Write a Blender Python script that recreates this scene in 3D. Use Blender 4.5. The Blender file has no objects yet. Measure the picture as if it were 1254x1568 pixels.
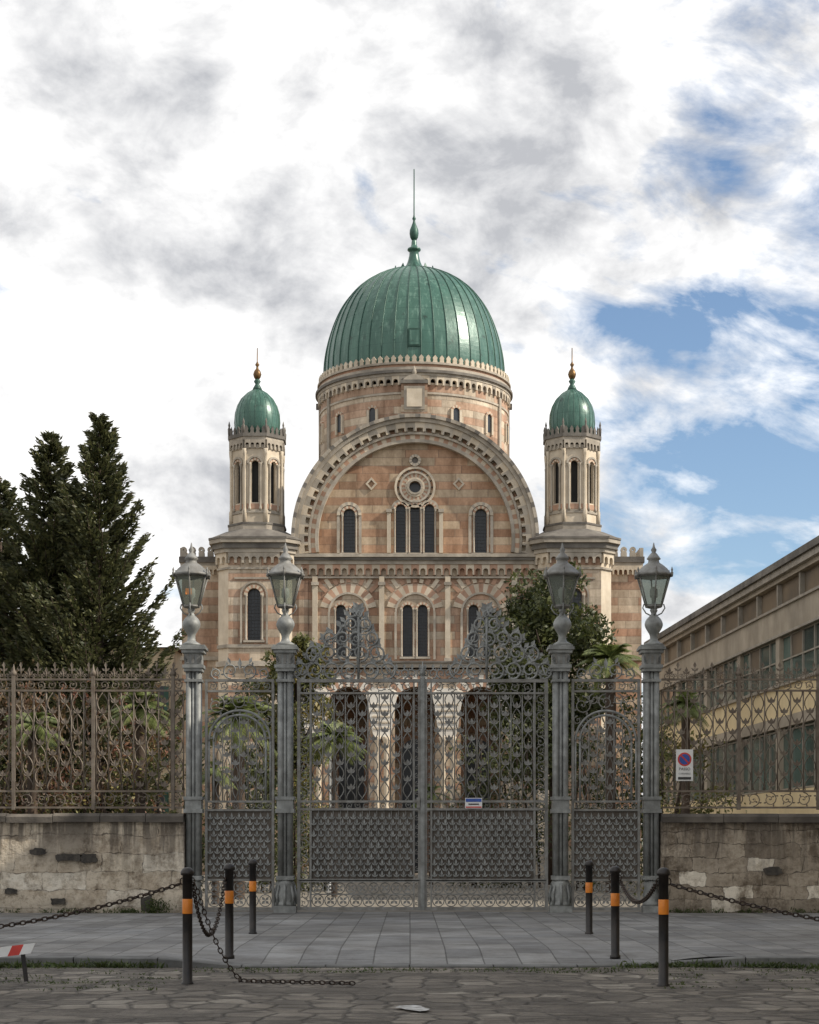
import bpy, bmesh, math, random
import numpy as np
from mathutils import Matrix, Vector
from mathutils.geometry import tessellate_polygon
random.seed(7); rng=np.random.default_rng(7)
PI=math.pi
scene=bpy.context.scene
# ------------------------------------------------------------ materials
class NT:
    def __init__(s,m):
        s.t=m.node_tree; s.n=s.t.nodes; s.l=s.t.links
    def _in(s,node,i,v):
        if v is None: return
        if hasattr(v,'is_linked') or isinstance(v,bpy.types.NodeSocket): s.l.new(v,node.inputs[i])
        else: node.inputs[i].default_value=v
    def math(s,op,a,b=None,c=None,clamp=False):
        n=s.n.new('ShaderNodeMath'); n.operation=op; n.use_clamp=clamp
        s._in(n,0,a); s._in(n,1,b); s._in(n,2,c); return n.outputs[0]
    def mix(s,f,a,b,mode='MIX'):
        n=s.n.new('ShaderNodeMix'); n.data_type='RGBA'; n.blend_type=mode
        s._in(n,0,f)
        for i,v in ((6,a),(7,b)):
            if isinstance(v,tuple) and len(v)==3: v=(*v,1)
            s._in(n,i,v)
        return n.outputs[2]
    def noise(s,vec,scale,detail=5,rough=.55,dist=0):
        n=s.n.new('ShaderNodeTexNoise'); s.l.new(vec,n.inputs['Vector'])
        n.inputs['Scale'].default_value=scale; n.inputs['Detail'].default_value=detail
        n.inputs['Roughness'].default_value=rough; n.inputs['Distortion'].default_value=dist
        return n.outputs[0]
    def ramp(s,f,p0,p1,c0=(0,0,0),c1=(1,1,1)):
        n=s.n.new('ShaderNodeValToRGB'); s.l.new(f,n.inputs[0])
        n.color_ramp.elements[0].position=p0; n.color_ramp.elements[1].position=p1
        n.color_ramp.elements[0].color=(*c0,1); n.color_ramp.elements[1].color=(*c1,1)
        return n.outputs[0]
    def pos(s):
        return s.n.new('ShaderNodeNewGeometry').outputs['Position']
    def island(s):
        return s.n.new('ShaderNodeNewGeometry').outputs['Random Per Island']
    def scale(s,vec,v):
        n=s.n.new('ShaderNodeVectorMath'); n.operation='MULTIPLY'; s.l.new(vec,n.inputs[0]); n.inputs[1].default_value=v
        return n.outputs[0]
    def sep(s,vec):
        n=s.n.new('ShaderNodeSeparateXYZ'); s.l.new(vec,n.inputs[0]); return n.outputs
    def comb(s,x,y,z):
        n=s.n.new('ShaderNodeCombineXYZ'); s._in(n,0,x); s._in(n,1,y); s._in(n,2,z); return n.outputs[0]
    def white(s,vec):
        n=s.n.new('ShaderNodeTexWhiteNoise'); n.noise_dimensions='3D'; s.l.new(vec,n.inputs['Vector']); return n.outputs['Value']
    def bump(s,h,strength,dist=.02):
        n=s.n.new('ShaderNodeBump'); s.l.new(h,n.inputs['Height']); n.inputs['Strength'].default_value=strength
        n.inputs['Distance'].default_value=dist; return n.outputs[0]
def newmat(name):
    m=bpy.data.materials.new(name); m.use_nodes=True
    return m,NT(m),m.node_tree.nodes['Principled BSDF']
def mk(name,c1,c2,scale=3,rough=.7,metal=0,bump=.3,bscale=20,dirt=.35,dist=.02,rand=0.0):
    m,t,b=newmat(name); p=t.pos()
    col=t.mix(t.ramp(t.noise(p,scale,6),.35,.65),c1,c2)
    if dirt>0:
        d=t.ramp(t.noise(t.scale(p,(1,1,.35)),scale*.4+.3,8,.65),.3,.62,(1-dirt,)*3,(1,1,1))
        col=t.mix(1.0,col,d,'MULTIPLY')
    if rand>0:
        r=t.math('MULTIPLY_ADD',t.island(),rand,1-rand*.5)
        col=t.mix(1.0,col,t.comb(r,r,r),'MULTIPLY')
    t.l.new(col,b.inputs['Base Color']); b.inputs['Roughness'].default_value=rough; b.inputs['Metallic'].default_value=metal
    if bump>0: t.l.new(t.bump(t.noise(p,bscale,4),bump,dist),b.inputs['Normal'])
    return m
def banded(name,cream,pink,h=.36,w=.95,prob=.18,allpink=False,dark=1.0):
    m,t,b=newmat(name); p=t.pos(); s=t.sep(p)
    row=t.math('FLOOR',t.math('DIVIDE',s[2],h)); par=t.math('MODULO',row,2.0)
    hx=t.math('MULTIPLY_ADD',s[1],.83,s[0])
    sh=t.white(t.comb(row,3.1,0.0))
    cx=t.math('ADD',t.math('DIVIDE',hx,w),sh); col=t.math('FLOOR',cx)
    r=t.white(t.comb(col,row,1.7)); r2=t.white(t.comb(col,row,9.2)); r3=t.white(t.comb(col,row,5.5))
    f1=t.math('MULTIPLY',par,t.math('GREATER_THAN',r,prob))
    f2=t.math('MULTIPLY',t.math('SUBTRACT',1.0,par),t.math('GREATER_THAN',r,.86))
    f=t.math('ADD',f1,f2,clamp=True); f=t.math('MULTIPLY',f,t.math('MULTIPLY_ADD',r3,.35,.70))
    c=t.mix(f,cream,pink)
    v=t.math('MULTIPLY_ADD',r2,.36,.78); c=t.mix(1.0,c,t.comb(v,v,v),'MULTIPLY')
    fz=t.math('FRACT',t.math('DIVIDE',s[2],h)); fx=t.math('FRACT',cx)
    jz=t.math('LESS_THAN',fz,.09); jx=t.math('LESS_THAN',fx,.035); j=t.math('MAXIMUM',jz,jx)
    c=t.mix(t.math('MULTIPLY',j,.4),c,(.17,.13,.10))
    d=t.ramp(t.noise(t.scale(p,(1,1,.28)),1.1,9,.68),.38,.6,(.50,.45,.40),(1,1,1))
    c=t.mix(.85,c,d,'MULTIPLY')
    g=t.ramp(t.noise(p,6,6,.7),.3,.6,(.78,.76,.74),(1,1,1)); c=t.mix(1.0,c,g,'MULTIPLY')
    t.l.new(c,b.inputs['Base Color']); b.inputs['Roughness'].default_value=.85
    hgt=t.math('SUBTRACT',t.math('MULTIPLY',t.noise(p,14,5),.5),j)
    t.l.new(t.bump(hgt,.3,.015),b.inputs['Normal'])
    return m
CREAM=(.62,.52,.395); PINK=(.49,.305,.205)
M={}
M['stone']=banded('banded_stone',CREAM,PINK,prob=.2)
M['stone2']=banded('tympanum_stone',(.58,.45,.31),(.46,.265,.16),h=.36,w=1.5,prob=.12)
M['cream']=mk('cream_stone',(.64,.55,.425),(.55,.46,.34),2,.85,0,.3,12,.3,rand=.25)
M['pale']=mk('pale_marble',(.78,.74,.66),(.68,.63,.54),2,.8,0,.3,12,.2,rand=.15)
M['pink']=mk('pink_stone',(.50,.31,.21),(.42,.25,.165),2,.85,0,.3,12,.3,rand=.3)
M['trim']=mk('grey_trim_stone',(.49,.43,.345),(.34,.295,.235),1.6,.85,0,.4,10,.4,rand=.2)
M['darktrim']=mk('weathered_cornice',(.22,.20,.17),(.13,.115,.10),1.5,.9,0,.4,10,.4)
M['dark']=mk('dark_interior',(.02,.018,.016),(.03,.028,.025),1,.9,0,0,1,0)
M['roof']=mk('grey_roofing',(.16,.14,.12),(.1,.09,.08),1,.9,0,.3,4,.4)
M['glass']=mk('dark_window_glass',(.012,.015,.018),(.025,.03,.035),1.4,.3,0,.15,3,0)
M['lead']=mk('window_lattice',(.05,.05,.05),(.03,.03,.03),1,.6,0,0,1,0)
m,t,b=newmat('green_copper'); p=t.pos()
c=t.mix(t.ramp(t.noise(t.scale(p,(1,1,.25)),1.2,8,.65),.3,.7),(.030,.085,.062),(.065,.155,.115))
c=t.mix(t.ramp(t.noise(t.scale(p,(2.5,2.5,.2)),2.2,6,.7),.52,.72),c,(.15,.26,.205))
c=t.mix(t.ramp(t.noise(p,1.7,8,.7),.60,.68),c,(.025,.055,.04))
s=t.sep(p); sz=t.math('LESS_THAN',t.math('FRACT',t.math('DIVIDE',s[2],.62)),.05)
c=t.mix(t.math('MULTIPLY',sz,.5),c,(.02,.07,.05))
t.l.new(c,b.inputs['Base Color']); b.inputs['Roughness'].default_value=.34; b.inputs['Metallic'].default_value=.1
t.l.new(t.bump(t.noise(p,3,5),.25,.05),b.inputs['Normal']); M['copper']=m
M['copperd']=mk('dark_copper_rib',(.02,.065,.045),(.045,.115,.085),3,.5,.2,.1,5,.2)
M['gold']=mk('aged_gold',(.22,.12,.04),(.12,.07,.03),6,.4,.6,.1,5,.3)
M['iron']=mk('grey_painted_iron',(.32,.33,.315),(.20,.205,.195),7,.55,.1,.35,60,.4,.004)
M['irond']=mk('gate_iron',(.27,.27,.255),(.18,.17,.15),7,.6,.1,.3,60,.35,.004)
M['rust']=mk('rusty_fence_iron',(.22,.185,.145),(.15,.115,.085),6,.7,.1,.3,60,.35,.004)
M['panel']=mk('gate_sheet_metal',(.16,.135,.11),(.10,.082,.065),3,.7,.1,.3,30,.4,.004)
M['black']=mk('black_bollard_paint',(.012,.011,.011),(.03,.024,.02),9,.45,.2,.2,50,.3,.003)
M['orange']=mk('orange_reflector',(.75,.24,.02),(.6,.18,.02),9,.35,0,0,50,.1)
M['chain']=mk('rusty_chain',(.03,.024,.02),(.07,.045,.03),20,.6,.5,.2,80,.3,.002)
M['white']=mk('white_sign_paint',(.75,.75,.73),(.68,.68,.66),9,.5,0,0,50,.1)
M['oldwhite']=mk('worn_road_paint',(.6,.6,.58),(.25,.24,.22),14,.8,0,.3,30,.3)
M['blue']=mk('blue_sign_paint',(.03,.09,.38),(.025,.07,.3),9,.4,0,0,50,.1)
M['red']=mk('red_sign_paint',(.6,.05,.035),(.5,.04,.03),9,.4,0,0,50,.1)
M['bark']=mk('bark',(.09,.06,.04),(.05,.035,.025),4,.9,0,.6,20,.3)
def leafmat(name,c1,c2,c3=None,trans=.3):
    m,t,b=newmat(name); r=t.island(); p=t.pos()
    c=t.mix(r,c1,c2)
    if c3: c=t.mix(t.ramp(t.noise(p,1.2,4),.5,.62),c,c3)
    n=t.ramp(t.noise(p,2.0,4),.3,.65,(.5,.5,.5),(1.2,1.2,1.15)); c=t.mix(1.0,c,n,'MULTIPLY')
    t.l.new(c,b.inputs['Base Color']); b.inputs['Roughness'].default_value=.55
    tr=t.n.new('ShaderNodeBsdfTranslucent'); t.l.new(c,tr.inputs[0])
    mx=t.n.new('ShaderNodeMixShader'); mx.inputs[0].default_value=trans
    t.l.new(b.outputs[0],mx.inputs[1]); t.l.new(tr.outputs[0],mx.inputs[2])
    t.l.new(mx.outputs[0],t.n['Material Output'].inputs[0]); return m
M['spruce']=leafmat('spruce_needles',(.040,.052,.020),(.14,.14,.058))
M['leaf']=leafmat('dark_leaves',(.035,.05,.015),(.12,.13,.04))
M['leafy']=leafmat('olive_leaves',(.08,.095,.025),(.20,.20,.06),(.22,.17,.045))
M['leafr']=leafmat('reddish_leaves',(.10,.075,.032),(.16,.10,.05),(.21,.085,.05))
M['palm']=leafmat('palm_fronds',(.10,.14,.035),(.25,.28,.10))
M['grass']=leafmat('grass_blades',(.04,.07,.015),(.09,.11,.03))
m,t,b=newmat('lantern_glass'); b.inputs['Base Color'].default_value=(.22,.24,.21,1); b.inputs['Roughness'].default_value=.12
tp=t.n.new('ShaderNodeBsdfTransparent'); tp.inputs[0].default_value=(.75,.8,.75,1)
mx=t.n.new('ShaderNodeMixShader'); mx.inputs[0].default_value=.5
t.l.new(b.outputs[0],mx.inputs[1]); t.l.new(tp.outputs[0],mx.inputs[2]); t.l.new(mx.outputs[0],t.n['Material Output'].inputs[0]); M['lglass']=m
M['bulb']=mk('amber_lamp',(.7,.25,.05),(.6,.2,.04),9,.4,0,0,5,0)
M['bulb'].node_tree.nodes['Principled BSDF'].inputs['Emission Color'].default_value=(1,.3,.04,1)
M['bulb'].node_tree.nodes['Principled BSDF'].inputs['Emission Strength'].default_value=.35
def wallmat(name,ca,cb,cc,bw,bh,plaster,pc=(.50,.44,.35),k1=.7,k2=.6):
    m,t,b=newmat(name); p=t.pos(); s=t.sep(p)
    wv=t.noise(p,1.3,4,.7); z=t.math('MULTIPLY_ADD',wv,.30,s[2])
    row=t.math('FLOOR',t.math('DIVIDE',z,bh)); sh=t.white(t.comb(row,2.2,0.0))
    cx=t.math('ADD',t.math('DIVIDE',t.math('MULTIPLY_ADD',wv,.3,s[0]),bw),t.math('MULTIPLY',sh,3.3)); cf=t.math('FLOOR',cx)
    r=t.white(t.comb(cf,row,4.0)); r2=t.white(t.comb(cf,row,8.0))
    c=t.mix(r,ca,cb); c=t.mix(t.math('GREATER_THAN',r2,.84),c,cc)
    fz=t.math('FRACT',t.math('DIVIDE',z,bh)); fx=t.math('FRACT',cx)
    jw=t.math('MULTIPLY',t.ramp(t.noise(p,4,3),.35,.6),.07)
    j=t.math('MAXIMUM',t.math('LESS_THAN',fz,jw),t.math('LESS_THAN',fx,t.math('MULTIPLY',jw,.5)))
    c=t.mix(t.math('MULTIPLY',j,.75),c,(.07,.055,.042))
    if plaster>0: c=t.mix(t.math('MULTIPLY',t.ramp(t.noise(p,1.4,8,.65),.45,.51),plaster),c,pc)
    d=t.ramp(t.noise(t.scale(p,(1.0,1,.7)),1.3,12,.75),.41,.50,(.28,.24,.20),(1,1,1)); c=t.mix(k1,c,d,'MULTIPLY')
    d=t.ramp(t.noise(p,7,6,.75),.36,.52,(.55,.52,.48),(1,1,1)); c=t.mix(k1,c,d,'MULTIPLY')
    st=t.noise(t.scale(p,(2.2,1,.22)),1.6,8,.65)
    up=t.math('MULTIPLY',t.math('MAXIMUM',t.math('SUBTRACT',s[2],.75),0.0),t.ramp(st,.44,.54),clamp=True)
    c=t.mix(t.math('MULTIPLY',up,k2),c,(.085,.07,.056))
    ft=t.math('MULTIPLY',t.math('MAXIMUM',t.math('SUBTRACT',.5,s[2]),0.0),t.math('MULTIPLY',st,2.6),clamp=True)
    c=t.mix(t.math('MULTIPLY',ft,.7),c,(.06,.055,.045))
    t.l.new(c,b.inputs['Base Color']); b.inputs['Roughness'].default_value=.92
    h=t.math('SUBTRACT',t.math('ADD',t.math('MULTIPLY',t.noise(p,7,8,.7),1.3),t.math('MULTIPLY',r2,.5)),j); t.l.new(t.bump(h,.9,.045),b.inputs['Normal'])
    return m
M['wallL']=wallmat('old_plastered_stone',(.48,.40,.30),(.62,.54,.42),(.74,.68,.57),.85,.36,.6,(.66,.58,.46),.8,.8)
M['wallR']=wallmat('old_rough_stone',(.27,.225,.17),(.45,.385,.30),(.78,.71,.59),.55,.27,.0,k1=.8,k2=.75)
M['coping']=mk('sooty_coping',(.16,.14,.115),(.08,.07,.06),2.5,.95,0,.6,15,.5)
M['hollow']=mk('dark_rubble',(.05,.045,.04),(.09,.08,.065),12,.95,0,.9,25,.5)
def slabmat(name,ca,cb,bw,bh,bumpd=.02,jw=.02):
    m,t,b=newmat(name); p=t.pos(); s=t.sep(p)
    row=t.math('FLOOR',t.math('DIVIDE',s[0],bw)); sh=t.white(t.comb(row,1.3,0.0))
    cy=t.math('ADD',t.math('DIVIDE',s[1],bh),sh); cf=t.math('FLOOR',cy)
    r=t.white(t.comb(cf,row,4.0)); c=t.mix(r,ca,cb)
    fx=t.math('FRACT',t.math('DIVIDE',s[0],bw)); fy=t.math('FRACT',cy)
    j=t.math('MAXIMUM',t.math('LESS_THAN',fx,jw/bw),t.math('LESS_THAN',fy,jw*1.6/bh))
    c=t.mix(t.math('MULTIPLY',j,.8),c,(.04,.036,.03))
    d=t.ramp(t.noise(p,1.3,10,.72),.36,.6,(.58,.55,.52),(1.1,1.1,1.1)); c=t.mix(.9,c,d,'MULTIPLY')
    d=t.ramp(t.noise(t.scale(p,(.6,.6,1)),.5,8,.7),.42,.6,(.75,.73,.70),(1.05,1.05,1.05)); c=t.mix(.9,c,d,'MULTIPLY')
    d=t.ramp(t.noise(p,14,4,.7),.62,.70,(0,0,0),(1,1,1)); c=t.mix(t.math('MULTIPLY',d,.25),c,(.36,.35,.33))
    t.l.new(c,b.inputs['Base Color'])
    t.l.new(t.ramp(t.noise(p,2,5),.3,.7,(.55,.55,.55),(.85,.85,.85)),b.inputs['Roughness'])
    h=t.math('SUBTRACT',t.math('MULTIPLY',t.noise(p,6,9,.7),1.1),j); t.l.new(t.bump(h,.9,bumpd),b.inputs['Normal'])
    return m
M['pave']=slabmat('slate_paving',(.155,.157,.158),(.26,.26,.252),.45,.95,.02,.018)
m,t,b=newmat('worn_street_stones'); p=t.pos(); s=t.sep(p)
wn=t.noise(p,2.5,3); q=t.comb(t.math('MULTIPLY_ADD',wn,.2,s[0]),t.math('MULTIPLY_ADD',wn,-.15,t.math('MULTIPLY',s[1],.9)),0.0)
VS=2.9
n=t.n.new('ShaderNodeTexVoronoi'); n.feature='DISTANCE_TO_EDGE'; t.l.new(q,n.inputs['Vector']); n.inputs['Scale'].default_value=VS; n.inputs['Randomness'].default_value=.55
n2=t.n.new('ShaderNodeTexVoronoi'); t.l.new(q,n2.inputs['Vector']); n2.inputs['Scale'].default_value=VS; n2.inputs['Randomness'].default_value=.55
edge=t.ramp(n.outputs['Distance'],.02,.09,(1,1,1),(0,0,0))
rc=t.sep(n2.outputs['Color'])[0]
c=t.mix(rc,(.15,.133,.112),(.28,.25,.21))
c=t.mix(t.math('MULTIPLY',t.math('GREATER_THAN',rc,.86),.6),c,(.38,.35,.30))
c=t.mix(t.math('MULTIPLY',edge,.75),c,(.05,.043,.032))
asph=t.ramp(t.noise(t.scale(p,(.4,1.1,1)),.8,9,.7),.53,.56)
c=t.mix(t.math('MULTIPLY',asph,.75),c,t.mix(t.ramp(t.noise(p,35,4,.8),.4,.6),(.11,.097,.082),(.19,.168,.14)))
c=t.mix(t.math('MULTIPLY',t.ramp(t.noise(t.scale(p,(.45,1.2,1)),1.7,9,.75),.565,.60),.6),c,(.34,.305,.255))
c=t.mix(t.math('MULTIPLY',t.ramp(t.noise(p,55,3,.8),.62,.67),.7),c,(.30,.26,.17))
c=t.mix(t.math('MULTIPLY',t.ramp(t.noise(p,40,4,.8),.36,.42,(1,1,1),(0,0,0)),.5),c,(.06,.05,.04))
d=t.ramp(t.noise(p,1.0,9,.72),.36,.6,(.55,.52,.48),(1.15,1.13,1.1)); c=t.mix(.9,c,d,'MULTIPLY')
t.l.new(c,b.inputs['Base Color']); b.inputs['Roughness'].default_value=.8
dome_h=t.math('MULTIPLY',t.math('MINIMUM',n.outputs['Distance'],.12),10.0)
h=t.math('ADD',t.math('MULTIPLY',dome_h,t.math('SUBTRACT',1.0,asph)),t.math('MULTIPLY',t.noise(p,9,9,.75),1.2)); t.l.new(t.bump(h,1.0,.06),b.inputs['Normal'])
M['road']=m
M['kerb']=mk('kerb_stone',(.19,.19,.18),(.10,.10,.095),3,.8,0,.5,15,.4)
M['ground']=mk('ground_earth',(.16,.14,.11),(.10,.09,.06),1,.95,0,.5,5,.4)
M['gravel']=mk('garden_gravel',(.24,.21,.165),(.16,.14,.11),2,.95,0,.5,25,.3)
M['conc']=mk('concrete',(.46,.39,.30),(.36,.30,.225),1.2,.85,0,.3,9,.35)
M['tan']=mk('tan_reflection_and_blinds',(.20,.145,.09),(.11,.085,.06),.8,.4,0,0,9,.3)  # brown reflection painted over the upper glazing; also used for blind panels
M['yellow']=mk('sunlit_yellow_render',(.80,.64,.38),(.72,.56,.32),1.2,.85,0,.2,9,.2)  # yellow wall bands, sunlit look put into the bright base colour
M['bglass']=mk('office_glass',(.025,.045,.04),(.09,.15,.13),.35,.06,0,.1,1,0)
M['frame']=mk('aluminium_frame',(.42,.38,.32),(.30,.27,.22),3,.5,.2,0,1,.2)
M['tile']=mk('terracotta_tiles',(.26,.12,.07),(.18,.09,.055),2,.85,0,.5,12,.4)
M['ochre']=mk('ochre_plaster',(.50,.36,.18),(.42,.30,.15),1.2,.85,0,.2,9,.3)
M['beige']=mk('beige_plaster',(.60,.50,.34),(.52,.43,.29),1.2,.85,0,.2,9,.25)
# ------------------------------------------------------------ mesh builder
class MB:
    def __init__(s,base=None):
        s.b=base or Matrix.Identity(4); s.v=[]; s.f=[]; s.m=[]; s.s=[]; s.k=[]
    def mi(s,k):
        if k not in s.k: s.k.append(k)
        return s.k.index(k)
    def add(s,vs,fs,m,sm=False,T=None,fn=None):
        o=len(s.v); A=s.b@T if T is not None else s.b
        for v in vs:
            v=Vector(v)
            if fn: v=Vector(fn(v))
            s.v.append(tuple(A@v))
        k=s.mi(m)
        for f in fs: s.f.append([i+o for i in f]); s.m.append(k); s.s.append(sm)
    def box(s,x0,x1,y0,y1,z0,z1,m,T=None):
        vs=[(x0,y0,z0),(x1,y0,z0),(x1,y1,z0),(x0,y1,z0),(x0,y0,z1),(x1,y0,z1),(x1,y1,z1),(x0,y1,z1)]
        s.add(vs,[(0,3,2,1),(4,5,6,7),(0,1,5,4),(1,2,6,5),(2,3,7,6),(3,0,4,7)],m,T=T)
    def prism(s,poly,z0,z1,m,poly2=None,sm=False,T=None):
        n=len(poly); p2=poly2 or poly
        vs=[(x,y,z0) for x,y in poly]+[(x,y,z1) for x,y in p2]
        fs=[(i,(i+1)%n,n+(i+1)%n,n+i) for i in range(n)]+[tuple(range(n-1,-1,-1)),tuple(range(n,2*n))]
        s.add(vs,fs,m,sm,T)
    def lathe(s,prof,cx,cy,m,n=16,sm=True,T=None,off=0):
        vs=[];fs=[]
        for r,z in prof:
            for i in range(n):
                a=2*PI*(i+off)/n; vs.append((cx+r*math.cos(a),cy+r*math.sin(a),z))
        for j in range(len(prof)-1):
            for i in range(n):
                fs.append((j*n+i,j*n+(i+1)%n,(j+1)*n+(i+1)%n,(j+1)*n+i))
        fs.append(tuple(range(n-1,-1,-1))); fs.append(tuple(range((len(prof)-1)*n,len(prof)*n)))
        s.add(vs,fs,m,sm,T)
    def plate(s,outer,holes,y0,t,m,T=None,fn=None):
        loops=[outer]+list(holes)
        pl=[[Vector((x,z,0)) for x,z in L] for L in loops]
        tri=tessellate_polygon(pl)
        flat=[q for L in loops for q in L]; N=len(flat)
        vs=[(x,y0,z) for x,z in flat]+[(x,y0+t,z) for x,z in flat]
        fs=[tuple(a) for a in tri]+[(a[2]+N,a[1]+N,a[0]+N) for a in tri]
        o=0
        for L in loops:
            n=len(L)
            for i in range(n):
                a=o+i;b=o+(i+1)%n; fs.append((a,b,b+N,a+N))
            o+=n
        s.add(vs,fs,m,False,T,fn)
    def tube(s,pts,r,m,n=5,T=None,ref=(0,1,0),sm=True,cyc=False):
        P=[Vector(p) for p in pts]; L=len(P); vs=[];fs=[]
        for i,p in enumerate(P):
            if cyc: d=P[(i+1)%L]-P[i-1]
            else: d=P[min(i+1,L-1)]-P[max(i-1,0)]
            if d.length<1e-9: d=Vector((0,0,1))
            d.normalize(); R=Vector(ref)
            if abs(d.dot(R))>.95: R=Vector((1,0,0)) if abs(d.x)<.9 else Vector((0,0,1))
            u=d.cross(R).normalized(); w=u.cross(d)
            rr=r[i] if isinstance(r,(list,tuple)) else r
            for k in range(n):
                a=2*PI*(k+.5)/n; vs.append(p+u*(rr*math.cos(a))+w*(rr*math.sin(a)))
        M_=L if cyc else L-1
        for i in range(M_):
            j=(i+1)%L
            for k in range(n): fs.append((i*n+k,i*n+(k+1)%n,j*n+(k+1)%n,j*n+k))
        if not cyc: fs.append(tuple(range(n))); fs.append(tuple(range((L-1)*n,L*n)))
        s.add(vs,fs,m,sm,T)
    def arcband(s,cx,cz,r0,r1,a0,a1,y0,y1,n,mats,T=None):
        for i in range(n):
            A=math.radians(a0+(a1-a0)*i/n); B=math.radians(a0+(a1-a0)*(i+1)/n)
            q=[(cx+r*math.cos(a),cz+r*math.sin(a)) for r,a in ((r0,A),(r1,A),(r1,B),(r0,B))]
            vs=[(x,y0,z) for x,z in q]+[(x,y1,z) for x,z in q]
            s.add(vs,[(0,1,2,3),(7,6,5,4),(0,4,5,1),(1,5,6,2),(2,6,7,3),(3,7,4,0)],mats[i%len(mats)],T=T)
    def leaf(s,x,y,z,ux,uz,l,w,m):
        px,pz=-uz,ux
        vs=[(x,y,z),(x+ux*l*.5+px*w,y-.6,z+uz*l*.5+pz*w),(x+ux*l,y,z+uz*l),(x+ux*l*.5-px*w,y-.6,z+uz*l*.5-pz*w),(x+ux*l*.5,y+1.2,z+uz*l*.5)]
        s.add(vs,[(0,1,2,3),(0,4,1),(1,4,2),(2,4,3),(3,4,0)],m)
    def obj(s,name,parent=None):
        me=bpy.data.meshes.new(name); me.from_pydata(s.v,[],s.f)
        for k in s.k: me.materials.append(M[k])
        me.polygons.foreach_set('material_index',s.m); me.polygons.foreach_set('use_smooth',s.s)
        me.update(); bm=bmesh.new(); bm.from_mesh(me); bmesh.ops.recalc_face_normals(bm,faces=bm.faces); bm.to_mesh(me); bm.free()
        o=bpy.data.objects.new(name,me); scene.collection.objects.link(o)
        if parent: par(o,parent)
        return o
def empty(name,loc=(0,0,0)):
    e=bpy.data.objects.new(name,None); e.location=loc; scene.collection.objects.link(e); return e
def par(o,p):
    o.parent=p; o.matrix_parent_inverse=Matrix.Translation(p.location).inverted()
def arch(cx,z0,zt,hw,n=10,shoe=0):
    zs=zt-hw; pts=[(cx-hw,z0)]
    pts+= [(cx+hw*math.cos(a),zs+hw*math.sin(a)) for a in [PI-PI*i/n for i in range(n+1)]]
    pts.append((cx+hw,z0)); return pts
def circ(cx,cz,r,n=20): return [(cx+r*math.cos(2*PI*i/n),cz+r*math.sin(2*PI*i/n)) for i in range(n)]
def chsq(cx,cy,h,c):
    return [(cx-h+c,cy-h),(cx+h-c,cy-h),(cx+h,cy-h+c),(cx+h,cy+h-c),(cx+h-c,cy+h),(cx-h+c,cy+h),(cx-h,cy+h-c),(cx-h,cy-h+c)]
def octo(cx,cy,a): return chsq(cx,cy,a,a*(1-.4142))
def edges(poly):
    n=len(poly)
    for i in range(n):
        P=Vector((*poly[i],0)); Q=Vector((*poly[(i+1)%n],0)); d=Q-P; L=d.length; X=d/L; Y=Vector((-X.y,X.x,0))
        T=Matrix(((X.x,Y.x,0,P.x),(X.y,Y.y,0,P.y),(0,0,1,0),(0,0,0,1))); yield i,L,T
def lombcell(w,z0,z1,n=6):
    l=.17*w; r=(w-2*l)/2; zc=z0+(z1-z0)*.38
    p=[(0,z1),(0,z0),(l,z0),(l,zc)]+[(w/2-r*math.cos(PI*i/n),zc+min(r,(z1-zc)*.75)*math.sin(PI*i/n)) for i in range(1,n)]+[(w-l,zc),(w-l,z0),(w,z0),(w,z1)]
    return p
def lomb(mb,x0,x1,z0,z1,n,y0,t,m,T=None,fn=None):
    w=(x1-x0)/n; c=lombcell(w,z0,z1)
    for i in range(n):
        mm=m[i%len(m)] if isinstance(m,list) else m
        mb.plate([(x+x0+i*w,z) for x,z in c],[],y0,t,mm,T,fn)
def window(mb,cx,z0,zt,hw,yf,yg,rw=4,proud=3,vous=('cream','pink'),T=None,jamb='trim',latt=True,nv=11):
    zs=zt-hw
    mb.arcband(cx,zs,hw+.05,hw+rw,0,180,yf-proud,yf+2,nv,vous,T)
    for sgn in (-1,1):
        x=cx+sgn*(hw+rw*.45); r=rw*.45
        mb.lathe([(r,z0),(r,z0+2),(r*.75,z0+3),(r*.75,zs-4),(r*1.1,zs-2),(r*1.2,zs)],x,yf-r*.6,jamb,8,True,T)
    mb.box(cx-hw-rw-1,cx+hw+rw+1,yf-proud-1,yf+2,z0-3,z0,jamb,T)
    mb.plate(arch(cx,z0-.5,zt+.5,hw+.5),[],yg,.8,'glass',T)
    if latt:
        k=max(2,int((zt-z0)/5))
        for i in range(1,k):
            z=z0+(zt-z0)*i/k
            if z<zs: mb.box(cx-hw,cx+hw,yg-.9,yg-.2,z-.25,z+.25,'lead',T)
        mb.box(cx-.35,cx+.35,yg-1.0,yg-.3,z0,zt,'lead',T)
        for q in (-.5,.5): mb.box(cx+q*hw-.2,cx+q*hw+.2,yg-.95,yg-.25,z0,zs+hw*.8,'lead',T)
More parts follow.
